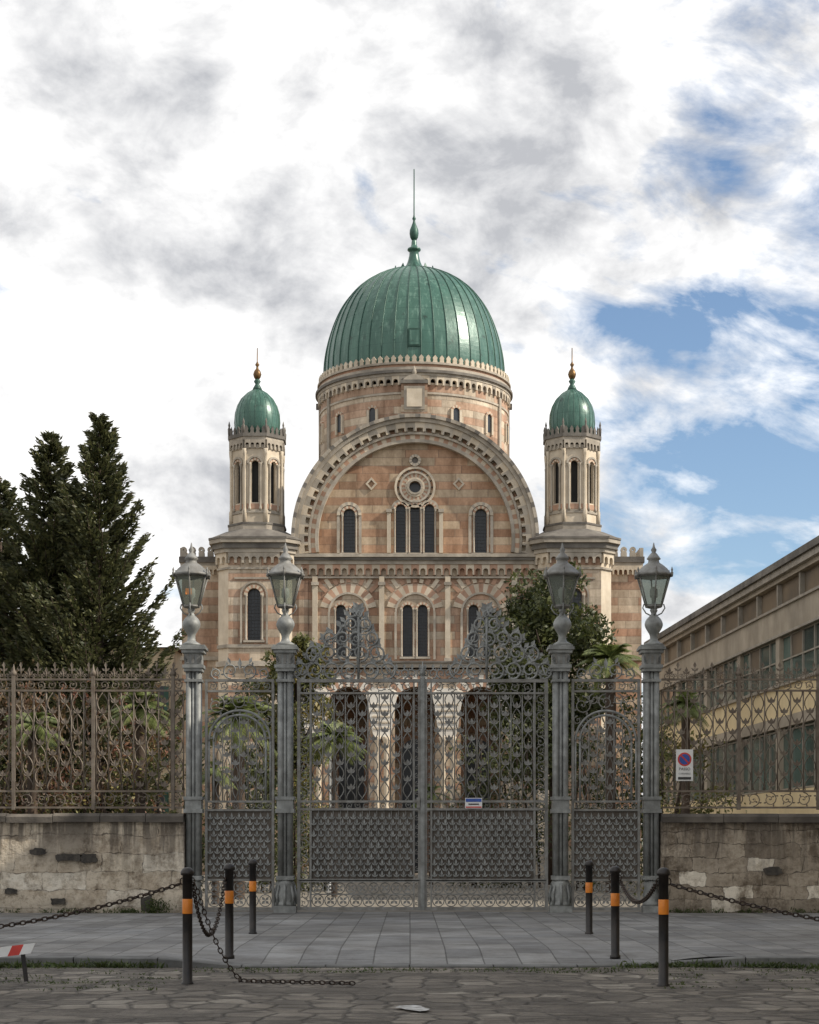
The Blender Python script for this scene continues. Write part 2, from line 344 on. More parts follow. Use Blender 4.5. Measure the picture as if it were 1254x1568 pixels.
# ------------------------------------------------------------ SYNAGOGUE
DF=80.0; S=DF/2700; X0=(635.5-627)*S
B1=Matrix.Translation((X0,DF,1.45))@Matrix.Scale(S,4)
syn=empty('synagogue',(X0,DF,0))
GZ=-48
mb=MB(B1)
bays=[-102,0,101]
holes=[]
for c in bays:
    for d in (-11.5,11.5): holes.append(arch(c+d,289,369,7.5))
mb.plate([(-192,272),(192,272),(192,447),(-192,447)],holes,0,14,'stone')
for c in bays:
    for d in (-11.5,11.5): window(mb,c+d,289,369,7.5,0,9,rw=3.6)
    mb.arcband(c,357,28,31,0,180,-3,2,16,['trim'])
    mb.arcband(c,357,31,44,12,168,-2,2,15,['cream','pink'])
    mb.box(c-31.5,c-28,-3,2,285,357,'trim'); mb.box(c+28,c+31.5,-3,2,285,357,'trim')
    for k in range(-4,5):
        a=math.radians(90-k*11.5); x1=c+46*math.cos(a); z1=357+46*math.sin(a)
        L=(408-z1)/max(math.sin(a),.3)
        if L>4:
            Tm=Matrix.Translation((x1,0,z1))@Matrix.Rotation(-(a-PI/2),4,'Y')
            mb.box(-3.1,3.1,-1.6,1,0,min(L,20),'pink' if k%2==0 else 'cream',Tm)
for x in (-153,-51,50,152):
    mb.box(x-4,x+4,-6,1,279,412,'cream'); mb.box(x-5.5,x+5.5,-8,1,398,403,'trim'); mb.box(x-5.5,x+5.5,-8,1,279,287,'trim')
for x in (-171,171):
    mb.box(x-7,x+7,-3,1,283,405,'stone')
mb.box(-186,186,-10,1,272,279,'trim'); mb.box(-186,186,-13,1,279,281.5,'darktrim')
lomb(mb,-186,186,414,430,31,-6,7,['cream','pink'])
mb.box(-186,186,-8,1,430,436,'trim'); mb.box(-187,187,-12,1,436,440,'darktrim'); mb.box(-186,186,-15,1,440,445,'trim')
mb.box(-186,186,-5,1,409,411.5,'trim')
mb.obj('upper_facade',syn)
mb=MB(B1); CZ=469
ang=[math.radians(a) for a in np.linspace(-9,189,60)]
outer=[(153*math.cos(a),CZ+153*math.sin(a)) for a in ang]
ho=[arch(x,449,524,7.5) for x in (-22,0,22)]+[arch(x,449,517,9) for x in (-101,101)]+[circ(0,550,9)]
mb.plate(outer,ho,6,8,'stone2')
for x in (-22,0,22): window(mb,x,449,524,7.5,6,12,rw=3.4)
for x in (-22,0,22): mb.arcband(x,516.5,11,14.5,0,180,4.2,7,11,['trim'])
for x in (-101,101):
    window(mb,x,449,517,9,6,12,rw=4); mb.arcband(x,508,14,19,-5,185,2.5,7,13,['cream','trim'])
    mb.box(x-19,x-14.5,4,7,449,507,'trim'); mb.box(x+14.5,x+19,4,7,449,507,'trim')
for x in (-40,40): mb.box(x-3,x+3,2,7,449,515,'cream'); mb.box(x-4.2,x+4.2,0,7,511,516,'trim')
for r0,r1,yy,mt in ((9,12,1,['trim']),(12,15,3,['cream']),(15,21,4.4,['cream','pink']),(21,24,2,['trim']),(28,31.5,3,['cream'])):
    mb.arcband(0,550,r0,r1,0,360,yy,7,36,mt)
for k in range(16):
    a=2*PI*k/16; mb.lathe([(.3,-.1),(1.7,0),(1.2,1),(.2,1.6)],0,0,'darktrim',6,True,T=Matrix.Translation((26*math.cos(a),6,550+26*math.sin(a)))@Matrix.Rotation(PI/2,4,'X'))
mb.plate(circ(0,550,10),[],12,1,'glass')
mb.arcband(0,591,5,9,0,360,2,7,20,['cream','trim']); mb.plate(circ(0,591,5.2),[],5,1,'darktrim')
for x in (-67,67):
    D=[(x,565),(x-9,555),(x,545),(x+9,555)]; d=[(x,561),(x-5.5,555),(x,549),(x+5.5,555)]
    mb.plate(D,[d],3.5,3,'cream')
A0,A1=-7.5,187.5
mb.arcband(0,CZ,148,153,A0,A1,-4,8,70,['trim'])
mb.arcband(0,CZ,153,162,A0,A1,-1,8,72,['cream','pink'])
mb.arcband(0,CZ,162,182,A0,A1,2,8,90,['cream','cream','pink'])
n=40; cell=lombcell(1.0,164,178)
for i in range(n):
    def fn(v,i=i):
        a=math.radians(A0+(A1-A0)*(i+v.x)/n); 
        return (v.z*math.cos(a),v.y,CZ+v.z*math.sin(a))
    mb.plate(cell,[],-8,12,'cream' if i%2 else 'trim',fn=fn)
mb.arcband(0,CZ,178,184,A0,A1,-11,30,80,['trim'])
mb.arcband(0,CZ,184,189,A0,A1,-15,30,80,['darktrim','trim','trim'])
mb.arcband(0,CZ,160,163.5,A0,A1,-5,8,80,['trim'])
mb.obj('horseshoe_gable',syn)
mb=MB(B1)
poly=[(184*math.cos(a),CZ+184*math.sin(a)) for a in ang]
mb.plate(poly,[],15,430,'roof')
mb.box(-192,192,15,800,276,447,'stone')
mb.box(-352,352,160,800,GZ,300,'stone')
mb.box(-365,-192,62,800,GZ,446,'stone'); mb.box(192,355,62,800,GZ,446,'stone')
mb.box(-192,-175,14.5,160,GZ,276,'stone'); mb.box(175,192,14.5,160,GZ,276,'stone')
for x0,x1 in ((-369,-296),(292,359)):
    mb.box(x0,x1,56,70,443,452,'darktrim'); mb.box(x0+2,x1-2,58,66,438,443,'trim')
    lomb(mb,x0+3,x1-3,424,438,8,57,6,'cream')
    k=int((x1-x0)/14)
    for i in range(k):
        x=x0+7+14*i
        mb.box(x-4.5,x+4.5,58,66,452,459,'trim')
        mb.arcband(x,463,1.2,5,0,360,59,65,10,['trim'])
    mb.box(x0+2,x1-2,58,63,290,296,'trim')
for x0,x1 in ((-369,-363),(353,359)):
    for i in range(30): mb.box(x0,x1,70+i*16,79+i*16,452,468,'trim')
    mb.box(x0,x1,70,560,443,452,'darktrim')
mb.obj('nave_and_wings',syn)
mb=MB(B1)
ph=[arch(c,GZ+6,243,31,14) for c in bays]
mb.plate([(-192,GZ),(192,GZ),(192,270),(-192,270)],ph,-2,26,'stone')
for c in bays:
    mb.arcband(c,212,31.2,50,-6,186,-6,0,21,['pale','pink']); mb.arcband(c,212,50,52.5,0,180,-7,-1,24,['trim'])
for x in (-154,-51,50,153):
    mb.plate([(x-24,232),(x-19,205),(x-16,182),(x-12,166),(x+12,166),(x+16,182),(x+19,205),(x+24,232),(x+10,240),(x-10,240)],[], -9,6,'pale')
    for k in range(5): mb.box(x-16+k*.8,x+16-k*.8,-10.2,-8,214-9*k,216.5-9*k,'cream')
    for dx in (-7,7): mb.lathe([(6,GZ),(6,GZ+12),(4.2,GZ+16),(4,154),(6,161),(7,166)],x+dx,-10,'cream',10)
mb.box(-175,175,150,158,GZ,270,'stone2')
mb.box(-175,175,24,150,268,271,'trim'); mb.box(-190,190,-30,150,GZ-1,GZ+4,'trim')
for c in bays:
    mb.plate(arch(c,GZ+4,180,26),[],146,3,'pink'); mb.plate(arch(c,GZ+4,172,20),[],143,2,'glass')
mb.obj('porch_arcade',syn)
for sgn,cx in ((-1,-244),(1,243)):
    mb=MB(B1); cy=28; T0=chsq(cx,cy,56,17)
    for i,L,T in edges(T0):
        h=[]
        if i==0: h=[arch(L/2,311,390,10)]
        mb.plate([(0,GZ),(L,GZ),(L,446),(0,446)],h,0,8,'stone' if i in(0,2,4,6) else 'cream',T)
        if i==0:
            window(mb,L/2,311,390,10,0,7,rw=5,T=T,nv=13)
            mb.arcband(L/2,380,18,21,0,180,-2.5,1,14,['trim'],T); 
            for q in (-1,1): mb.box(L/2+q*19.5-1.5,L/2+q*19.5+1.5,-2.5,1,306,380,'trim',T)
            mb.box(L/2-30,L/2+30,-1.5,1,404,407,'trim',T)
        lomb(mb,0,L,428,444,max(2,round(L/11)),-5,6,'cream' if i%2 else 'trim',T)
    mb.prism(chsq(cx,cy,48,14),GZ,440,'dark')
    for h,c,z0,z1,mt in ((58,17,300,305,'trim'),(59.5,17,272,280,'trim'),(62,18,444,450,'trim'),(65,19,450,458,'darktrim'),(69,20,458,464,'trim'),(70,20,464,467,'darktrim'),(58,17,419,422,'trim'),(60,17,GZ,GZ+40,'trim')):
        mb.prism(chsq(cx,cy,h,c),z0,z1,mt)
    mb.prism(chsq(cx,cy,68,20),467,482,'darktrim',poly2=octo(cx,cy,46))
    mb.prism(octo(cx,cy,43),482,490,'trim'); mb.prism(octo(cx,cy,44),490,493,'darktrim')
    mb.obj('corner_tower' ,syn)
    mb=MB(B1)
    P=octo(cx,cy,38)
    for i,L,T in edges(P):
        mb.plate([(0,493),(L,493),(L,606),(0,606)],[arch(L/2,524,588,5.2)],0,5,'cream',T)
        mb.arcband(L/2,582.8,5.3,8.6,0,180,-1.5,1,9,['cream','pink'],T); mb.arcband(L/2,582.8,9.5,12.3,0,180,-2.5,1,11,['trim'],T)
        for q in (-1,1):
            mb.lathe([(2.2,512),(2.2,516),(1.5,518),(1.5,578),(2.3,581),(2.6,584)],L/2+q*8.2,-1.4,'trim',8,True,T)
            mb.lathe([(3,493),(3,512),(1.9,515),(1.9,592),(2.6,598),(3.2,606)],0 if q<0 else L,-1.0,'cream',8,True,T)
        mb.box(2,L-2,-1.6,1,508,512,'trim',T); mb.box(3,L-3,-.8,1,514,522,'pink',T)
        mb.plate([(0,606),(L,606),(L,612),(0,612)],[],-1.5,5,'trim',T)
        lomb(mb,0,L,607,620,4,-4,6,'trim',T)
    mb.prism(octo(cx,cy,31),493,606,'dark')
    mb.prism(octo(cx,cy,41.5),619,624,'trim'); mb.prism(octo(cx,cy,43.5),624,629,'darktrim')
    for i,L,T in edges(octo(cx,cy,42)):
        for k in range(4):
            x=L*(k+.5)/4; mb.plate([(x-3.2,629),(x+3.2,629),(x+2.2,633),(x+3,636),(x,641),(x-3,636),(x-2.2,633)],[],0,2,'darktrim',T)
        mb.lathe([(1.8,629),(2.4,640),(1.2,643),(1.8,646),(.3,652)],0,0.5,'darktrim',6,True,T)
    mb.obj('turret',syn)
    mb=MB(B1)
    pr=[(33,628),(34.5,642),(35.5,654),(34.5,667),(31,679),(25,690),(16,699),(8,704),(5,708)]
    mb.lathe(pr,cx,cy,'copper',24)
    for i in range(24):
        a=2*PI*i/24; mb.tube([(cx+(r+.05)*math.cos(a),cy+(r+.05)*math.sin(a),z) for r,z in pr],.35,'copperd',4)
    mb.lathe([(8,704),(6,709),(3,714),(5.5,718),(3,722)],cx,cy,'copperd',12)
    mb.lathe([(2,720),(5,724),(6.5,729),(5,734),(2,738),(1.5,741),(3.5,744),(1.5,747),(.8,749),(.7,770)],cx,cy,'gold',12)
    mb.obj('turret_dome',syn)
DD=93.0; S2=DD/2700; XD=(634-627)*S2
B2=Matrix.Translation((XD,DD,1.45))@Matrix.Scale(S2,4)
mb=MB(B2); R=143
mb.lathe([(R,400),(R,672)],0,0,'stone',72,False)
def wrap(Rr,phi):
    def fn(v):
        a=phi+v.x/Rr; r=Rr-v.y
        return (r*math.sin(a),-r*math.cos(a),v.z)
    return fn
n=84
cell=lombcell(2*PI*R/n,668,682)
for i in range(n):
    mb.plate(cell,[],-4,5,'cream' if i%2 else 'trim',fn=wrap(R,2*PI*i/n))
def ring(r0,r1,z0,z1,m,seg=96):
    vs=[];fs=[]
    for i in range(seg):
        a=2*PI*i/seg
        for r,z in ((r0,z0),(r1,z0),(r1,z1),(r0,z1)): vs.append((r*math.cos(a),r*math.sin(a),z))
    for i in range(seg):
        j=(i+1)%seg
        for k in range(4): fs.append((4*i+k,4*i+(k+1)%4,4*j+(k+1)%4,4*j+k))
    mb.add(vs,fs,m)
ring(130,R+5,681,685,'trim'); ring(130,R+8,685,689,'darktrim'); ring(130,R+4,689,694,'trim'); ring(R-2,R+1.5,655,658,'trim'); ring(130,R+2,694,698,'pink'); ring(130,R+5,698,701,'trim')
for i in range(90):
    w=2*PI*(R+3)/90*.36
    mb.plate([(-w,701),(w,701),(w*.75,705),(w*.95,708),(0,712),(-w*.95,708),(-w*.75,705)],[],0,3,'cream',fn=wrap(R+3,2*PI*i/90))
for d in (-100,-75,-50,-25,25,50,75,100):
    T=Matrix.Rotation(math.radians(d),4,'Z')@Matrix.Translation((0,-R,0))
    mb.plate(arch(0,612,638,5.2),[],-.8,1,'glass',T)
    mb.arcband(0,632.8,5.2,9,0,180,-3,1,9,['cream','pink'],T)
    for q in (-1,1): mb.box(q*7-1.8,q*7+1.8,-3,1,608,632.8,'cream',T)
for d in (-87,-62,62,87,110,-110):
    T=Matrix.Rotation(math.radians(d),4,'Z')@Matrix.Translation((0,-R,0)); mb.box(-3.5,3.5,-3,1,500,668,'trim',T)
T=Matrix.Translation((0,-R,0))
mb.box(-19,19,-9,5,560,668,'stone',T); mb.box(-15,15,-11,0,630,664,'trim',T); mb.box(-11,11,-12,0,634,660,'cream',T)
mb.box(-20,20,-12,5,668,673,'darktrim',T); mb.plate([(-17,673),(17,673),(10,679),(0,682),(-10,679)],[],-10,8,'trim',T)
mb.lathe([(3,680),(4,686),(2,690),(.5,694)],0,-R-6,'trim',8)
mb.box(-24,24,-11,5,618,624,'trim',T)
for sgn in (-1,1):
    mb.box(sgn*(R+5)-2,sgn*(R+5)+2,-4,4,668,676,'darktrim')
mb.obj('dome_drum',syn)
mb=MB(B2)
pr=[(136.5,696),(138,712),(137.5,730),(135,750),(130,772),(122.5,794),(112.5,815),(99.5,834),(83,851),(63,864.5),(41,874),(18,879),(12,880)]
def smooth(p,k=4):
    out=[]
    for i in range(len(p)-1):
        a=p[max(i-1,0)];b=p[i];c=p[i+1];d=p[min(i+2,len(p)-1)]
        for j in range(k):
            t=j/k
            out.append(tuple(.5*((2*b[q])+(-a[q]+c[q])*t+(2*a[q]-5*b[q]+4*c[q]-d[q])*t*t+(-a[q]+3*b[q]-3*c[q]+d[q])*t**3) for q in (0,1)))
    out.append(p[-1]); return out
pr=smooth(pr,3)
NR=44
mb.lathe(pr,0,0,'copper',NR,False,off=.5)
for i in range(NR):
    a=2*PI*(i+.5)/NR
    mb.tube([((r+.3)*math.cos(a),(r+.3)*math.sin(a),z) for r,z in pr[:-4]],1.0,'copperd',4)
ring(130,139.5,700,705,'copperd')
mb.box(-9,9,-139.5,-134,726,752,'copperd'); mb.box(-7,7,-140.2,-136,728,749,'copper'); 
for i in range(11):
    a=2*PI*i/11; mb.plate([(-5,868),(5,868),(3,874),(0,880),(-3,874)],[],0,1.5,'copperd',fn=lambda v,a=a:((34-v.y-(v.z-868)*.2)*math.sin(a+v.x/34),-(34-v.y-(v.z-868)*.2)*math.cos(a+v.x/34),v.z+4))
mb.lathe(smooth([(16,876),(17,882),(12,889),(9,897),(7,908),(10,911),(10,914),(5,917),(4,924),(3,928)],2),0,0,'copper',14)
mb.lathe([(3,926),(6,931),(7,937),(6.5,943),(4,949),(2.2,954),(1.5,957),(3,960),(1.5,963),(1.0,966),(.8,1036)],0,0,'copperd',12)
mb.obj('dome',syn)
# ------------------------------------------------------------ GATES
DG=35.2; SG=DG/2700; XG=(647-627)*SG
B3=Matrix.Translation((XG,DG,.12))@Matrix.Scale(SG,4)
def spiral(mb,cx,cz,R,a0,turns,dr,r,m,leaves=True,y=0):
    n=int(10*turns)+4; pts=[]
    for i in range(n+1):
        t=i/n; a=a0+dr*turns*2*PI*t; q=R*(1-t)**.85+R*.12
        pts.append((cx+q*math.cos(a),y,cz+q*math.sin(a)))
    mb.tube(pts,[r*(1-.4*i/n) for i in range(n+1)],m,4)
    mb.lathe([(.1,-R*.16),(R*.16,0),(.1,R*.16)],0,0,m,6,True,T=Matrix.Translation((cx,y,cz)))
    if leaves:
        for k in range(2,n-3,3):
            p=pts[k]; a=a0+dr*turns*2*PI*k/n; b=a+dr*.7
            mb.leaf(p[0],y,p[2],math.cos(b),math.sin(b),R*.55,R*.15,m)
def rect(mb,x0,x1,z0,z1,w,m,d=3,y=0):
    mb.box(x0,x1,y-d,y+d,z1-w,z1,m); mb.box(x0,x1,y-d,y+d,z0,z0+w,m)
    mb.box(x0,x0+w,y-d+.3,y+d-.3,z0,z1,m); mb.box(x1-w,x1,y-d+.3,y+d-.3,z0,z1,m)
def weave(mb,x0,x1,z0,z1,nb,m,per=30,mb2=None,amp=.38,r=1.1,zt=None):
    w=(x1-x0)/nb
    for i in range(nb+1):
        x=x0+i*w; top=z1 if zt is None else min(z1,zt(x))
        mb.tube([(x,0,z0),(x,0,top)],1.3,m,4)
    for i in range(nb):
        x=x0+(i+.5)*w; top=z1 if zt is None else min(z1,zt(x))
        if top-z0<10: continue
        ph=(i%2)*.5; n=int((top-z0)/5)
        for sg in (-1,1):
            pts=[(x+sg*w*amp*math.sin(PI*((z0+(top-z0)*k/n)/per+ph)),sg*.8,z0+(top-z0)*k/n) for k in range(n+1)]
            mb.tube(pts,r,m,3)
        z=z0+per*(1-ph)-((z0/per)%1)*per
        while z<top-6:
            if z>z0+4:
                mb.leaf(x,-1.5,z,0,1,10,2.8,m); mb.leaf(x,-1.5,z,.75,.66,9,2.1,m); mb.leaf(x,-1.5,z,-.75,.66,9,2.1,m)
            z+=per
def scrollrow(mb,x0,x1,z0,z1,m,k=1.0):
    h=z1-z0; n=max(1,int((x1-x0)/(h*1.15*k))); w=(x1-x0)/n
    for i in range(n):
        x=x0+(i+.5)*w; d=1 if i%2 else -1
        spiral(mb,x,(z0+z1)/2,h*.44,-PI/2 if d>0 else PI/2,1.4,d,1.1,m)
def ringrow(mb,x0,x1,z0,z1,m):
    h=z1-z0; n=max(1,round((x1-x0)/h)); w=(x1-x0)/n
    for i in range(n):
        x=x0+(i+.5)*w
        mb.tube([(x+w*.46*math.cos(a),0,(z0+z1)/2+h*.46*math.sin(a)) for a in np.linspace(0,2*PI,13)[:-1]],1.1,m,4,cyc=True)
        for a in range(4):
            b=PI/4+a*PI/2; mb.leaf(x,0,(z0+z1)/2,math.cos(b),math.sin(b),w*.4,w*.12,m)
def scales(mb,x0,x1,z0,z1,m):
    dx,dz=11,16; r=0; z=z0+2
    while z<z1-9:
        x=x0+(dx/2 if r%2 else 0)+3
        while x<x1-3:
            mb.leaf(x,-2.4,z,0,1,11,1.9,m); mb.leaf(x,-2.4,z,.72,.7,7,1.3,m); mb.leaf(x,-2.4,z,-.72,.7,7,1.3,m)
            x+=dx
        z+=dz*.55; r+=1
g=empty('wrought_iron_gate',(XG,DG,.12))
for sgn in (-1,1):
    mb=MB(B3@Matrix.Scale(sgn,4,(1,0,0))) 
    rect(mb,2,192,3,357,5,'irond')
    mb.box(170,173,-2.5,2.5,8,352,'irond'); mb.box(12,14.5,-2.5,2.5,8,352,'irond')
    z=14
    while z<345:
        for xx in (181,8.5):
            sp=6.4 if xx>100 else 3.6
            spiral(mb,xx,z,sp,PI/2,1.2,1 if int(z/14)%2 else -1,1.1,'irond')
        z+=13
    for z0 in (168,156,48,46): mb.box(5,189,-3.2,3.2,z0,z0+3.5,'irond')
    mb.box(5,189,-2.8,2.8,334,337,'irond')
    weave(mb,14.5,170,171,334,9,'irond',per=25)
    scrollrow(mb,14.5,170,337,353,'irond')
    mb.plate([(14,50),(171,50),(171,157),(14,157)],[],1,1,'panel')
    scales(mb,15,170,52,155,'iron')
    for k in range(15): x=14.5+155.5*k/14; mb.tube([(x,-1.5,50),(x,-1.5,157)],.8,'irond',4)
    ringrow(mb,14.5,170,28,46,'irond'); ringrow(mb,14.5,170,8,28,'irond'); mb.box(14,171,-2.5,2.5,26.5,28.5,'irond')
    scrollrow(mb,14.5,170,158,169,'irond')
    mb.obj('gate_leaf',g)
    mb=MB(B3@Matrix.Scale(sgn,4,(1,0,0))); mm='iron'
    P=98
    mb.tube([(P,0,357),(P,0,452)],2.2,mm,5)
    for row,(z,xs,R) in enumerate(((371,(-44,-18,14,40,66,88),12.5),(397,(-27,-3,21,46,68),12),(420,(-19,3,24,44),10.5),(441,(-9,11),10),(457,(0,),5))):
        for k,x in enumerate(xs):
            d=1 if x>0 else -1
            spiral(mb,P+x,z,R,-PI/2,1.6,d,2.3,mm)
            mb.leaf(P+x,0,z+R*.8,d*.5,.87,R*1.0,R*.28,mm); mb.leaf(P+x,0,z-R*.8,-d*.7,-.7,R*.8,R*.26,mm); mb.leaf(P+x+R,0,z,.9,-.4,R*.7,R*.25,mm)
    pts=[(P+100,359),(P+85,378),(P+64,394),(P+50,416),(P+26,436),(P+14,452),(P,464)]
    for a,b in zip(pts,pts[1:]):
        mb.tube([(a[0],0,a[1]),((a[0]+b[0])/2-3,0,(a[1]+b[1])/2-4),(b[0],0,b[1])],2.0,mm,4)
        mb.leaf(b[0],0,b[1],.6,.8,15,4.2,mm); mb.leaf((a[0]+b[0])/2,0,(a[1]+b[1])/2,.7,.7,12,3.6,mm)
    pts=[(P-55,359),(P-38,386),(P-26,410),(P-16,432),(P-8,452),(P,464)]
    for a,b in zip(pts,pts[1:]):
        mb.tube([(a[0],0,a[1]),((a[0]+b[0])/2+2,0,(a[1]+b[1])/2-4),(b[0],0,b[1])],1.9,mm,4)
        mb.leaf(b[0],0,b[1],-.6,.8,13,3.8,mm)
    for u in ((0,1),(.7,.7),(-.7,.7)): mb.leaf(P,0,458,u[0],u[1],14,4,mm)
    for x in np.arange(4,44,12): spiral(mb,x,366,7,-PI/2,1.3,1 if int(x/12)%2 else -1,1.6,mm); mb.leaf(x,0,371,0,1,10,2.6,mm)
    mb.obj('scroll_crest',g)
mb=MB(B3); mb.box(-3,3,-5,-3,3,362,'iron'); mb.lathe([(3,362),(5,367),(2,372),(.5,384)],0,-3,'iron',8)
mb.box(-9,-4,-6,-3,160,176,'irond'); mb.obj('meeting_stile',g)
PX=[-350,-210,211,350]
def pillar(x,big):
    mb=MB(B3@Matrix.Translation((x,0,0)))
    w=17 if big else 14
    mb.box(-w,w,-w,w,-12,10,'iron'); 
    mb.lathe([(w,10),(w*.95,14),(w*.8,18),(w*.95,26),(w*.75,38),(w*.9,44),(w*.6,52)],0,0,'iron',12)
    if big:
        for k in range(8):
            a=PI*k/4; mb.tube([(w*.95*math.cos(a),w*.95*math.sin(a),12),(w*1.02*math.cos(a),w*1.02*math.sin(a),26),(w*.75*math.cos(a),w*.75*math.sin(a),44)],2.3,'iron',5)
    mb.box(-6.5,6.5,-6.5,6.5,45,372,'irond')
    for dx in (-7,7):
        for dy in (-7,7): mb.lathe([(4.6,48),(4.6,370)],dx,dy,'iron',8)
    for dx,dy in ((0,-8),(0,8),(8,0),(-8,0)): mb.lathe([(2.6,48),(2.6,370)],dx,dy,'iron',6)
    for z0,z1,h in ((50,56,13.5),(152,158,14.5),(158,172,12.5),(172,177,14.5),(352,356,13.5),(368,373,14),(373,378,16),(378,396,13),(396,401,17),(401,405,20),(405,408,18)):
        mb.box(-h,h,-h,h,z0,z1,'iron')
    for k in (-8,0,8): mb.box(k-2,k+2,-14,14,380,394,'irond'); 
    for k in range(4):
        for q in(-1,1): mb.leaf(q*9,-14.5,379,q*.3,.95,15,2.5,'iron')
    mb.obj('shaft',empty_p)
for i,x in enumerate(PX):
    empty_p=empty('cast_iron_gate_pillar',(XG+x*SG,DG,.12)); pillar(x,i in (1,2))
def lamp(x,lit):
    e=empty('street_lamp',(XG+x*SG,DG,.12+408*SG))
    mb=MB(B3@Matrix.Translation((x,0,408)))
    mb.lathe(smooth([(13,0),(14,3),(7,7),(6,15),(9,21),(13,28),(14,34),(11,41),(6,46),(4,50),(6,54),(4,58)],2),0,0,'iron',14)
    for q in (-1,1):
        mb.tube([(q*4,0,46),(q*12,0,50),(q*17,0,58),(q*15,0,64)],1.1,'iron',5); mb.tube([(0,q*4,46),(0,q*12,50),(0,q*17,58),(0,q*15,64)],1.1,'iron',5,ref=(1,0,0))
    hexa=lambda r,z:[(r*math.cos(PI/3*k+PI/6),r*math.sin(PI/3*k+PI/6),z) for k in range(6)]
    a=hexa(13,60); b=hexa(27,106)
    mb.lathe([(6,57),(13,59),(14,62),(12,63)],0,0,'irond',6,False,off=.5)
    for k in range(6):
        mb.tube([a[k],b[k]],1.3,'irond',4,ref=(.3,.9,.1)); 
        mb.tube([b[k],b[(k+1)%6]],1.8,'irond',4,ref=(0,0,1)); mb.tube([a[k],a[(k+1)%6]],1.2,'irond',4,ref=(0,0,1))
        p=b[k]; mb.lathe([(1.5,104),(2.2,110),(1,112),(1.8,114),(.3,119)],p[0]*1.1,p[1]*1.1,'irond',6)
    mb.lathe([(29,106),(30,109),(26,111),(22,117),(15,123),(9,127),(8,131),(11,133),(9,136),(6,140),(3,143),(4.5,147),(2,151),(.6,158)],0,0,'irond',12)
    mb.lathe([(3,63),(3,72),(6,75),(6,86),(3,90)],0,0,'white',8)
    if lit: mb.box(-7,2,-15,-12,77,86,'bulb')
    mb.obj('lantern_frame',e)
    mb=MB(B3@Matrix.Translation((x,0,408)))
    vs=a+b; mb.add([(v[0]*.97,v[1]*.97,v[2]) for v in vs],[(k,(k+1)%6,6+(k+1)%6,6+k) for k in range(6)],'lglass'); mb.obj('lantern_glass',e)
for i,x in enumerate([-354,-210,214,354]): lamp(x,i==0)
for sgn,(x0,x1) in ((-1,(-333,-227)),(1,(228,333))):
    e=empty('iron_side_gate',(XG+(x0+x1)/2*SG,DG,.12)); mb=MB(B3); c=(x0+x1)/2
    rect(mb,x0,x1,3,357,4,'irond'); hw=(x1-x0)/2-6
    for z0 in (168,155,48,337): mb.box(x0+4,x1-4,-3,3,z0,z0+3.2,'irond')
    zs=262
    for rr in (hw,hw-7): mb.tube([(c+rr*math.cos(a),0,zs+rr*math.sin(a)) for a in np.linspace(0,PI,25)],2.0,'iron',5)
    for q in (-1,1):
        for rr in (hw,hw-7): mb.tube([(c+q*rr,0,171),(c+q*rr,0,zs)],1.7,'iron',5)
    for k in range(13):
        a=PI*(k+.5)/13; mb.leaf(c+(hw-7)*math.cos(a),0,zs+(hw-7)*math.sin(a),math.cos(a),math.sin(a),7,1.5,'irond')
    r2=hw-8
    weave(mb,c-r2,c+r2,171,330,6,'irond',per=25,zt=lambda x:zs+math.sqrt(max(0,r2*r2-(x-c)**2))-1,amp=.33,r=.9)
    spiral(mb,c,zs+hw+14,11,PI/2,1.5,1,1.4,'irond')
    for q in (-1,1):
        spiral(mb,c+q*36,zs+55,13,PI/2,1.5,q,1.4,'irond'); spiral(mb,c+q*18,zs+64,8,PI/2,1.3,-q,1.4,'irond'); spiral(mb,c+q*43,zs+32,6,PI/2,1.3,-q,1.3,'irond')
    scrollrow(mb,x0+4,x1-4,340,353,'irond')
    mb.plate([(x0+3,50),(x1-3,50),(x1-3,156),(x0+3,156)],[],1,1,'panel'); scales(mb,x0+5,x1-5,52,154,'iron')
    ringrow(mb,x0+4,x1-4,28,48,'irond'); ringrow(mb,x0+4,x1-4,8,28,'irond'); scrollrow(mb,x0+4,x1-4,158,168,'irond')
    for q in (-1,1):
        spiral(mb,c+q*14,370,11,-PI/2,1.5,q,1.6,'iron'); spiral(mb,c+q*36,366,8,-PI/2,1.4,q,1.5,'iron'); mb.leaf(c+q*14,0,380,q*.4,.9,12,2.8,'iron')
    mb.leaf(c,0,372,0,1,18,3.4,'iron')
    mb.obj('gate_panel',e)
for sgn,(x0,x1) in ((-1,(-900,-366)),(1,(366,800))):
    e=empty('iron_fence',(XG+(x0+x1)/2*SG,DG,2.1)); mb=MB(B3)
    zb=157
    for z in (zb+2,zb+27,338,355): mb.box(x0,x1,-1.8,1.8,z,z+3,'rust')
    nb=int((x1-x0)/19); weave(mb,x0,x1,zb+30,338,nb,'rust',per=32,amp=.42,r=1.0)
    scrollrow(mb,x0,x1,zb+5,zb+27,'rust'); scrollrow(mb,x0,x1,341,355,'rust')
    x=x0+12; k=0
    while x<x1-6:
        hh=20 if k%2 else 12
        mb.tube([(x,0,357),(x,0,357+hh)],.9,'rust',4); mb.leaf(x,0,357+hh-4,0,1,11,2.6,'rust')
        for q in (-1,1): spiral(mb,x+q*4,362,4,-PI/2,1.1,q,.8,'rust',False); mb.leaf(x,0,357+hh*.6,q*.75,.66,8,1.8,'rust')
        x+=13; k+=1
    for x in np.arange(x0+30 if sgn<0 else x0+118,x1,122):
        mb.box(x-2.5,x+2.5,-4,4,zb,362,'rust'); mb.lathe([(4,362),(5,367),(2,371),(.5,380)],x,0,'rust',6)
    mb.obj('fence_panel',e)
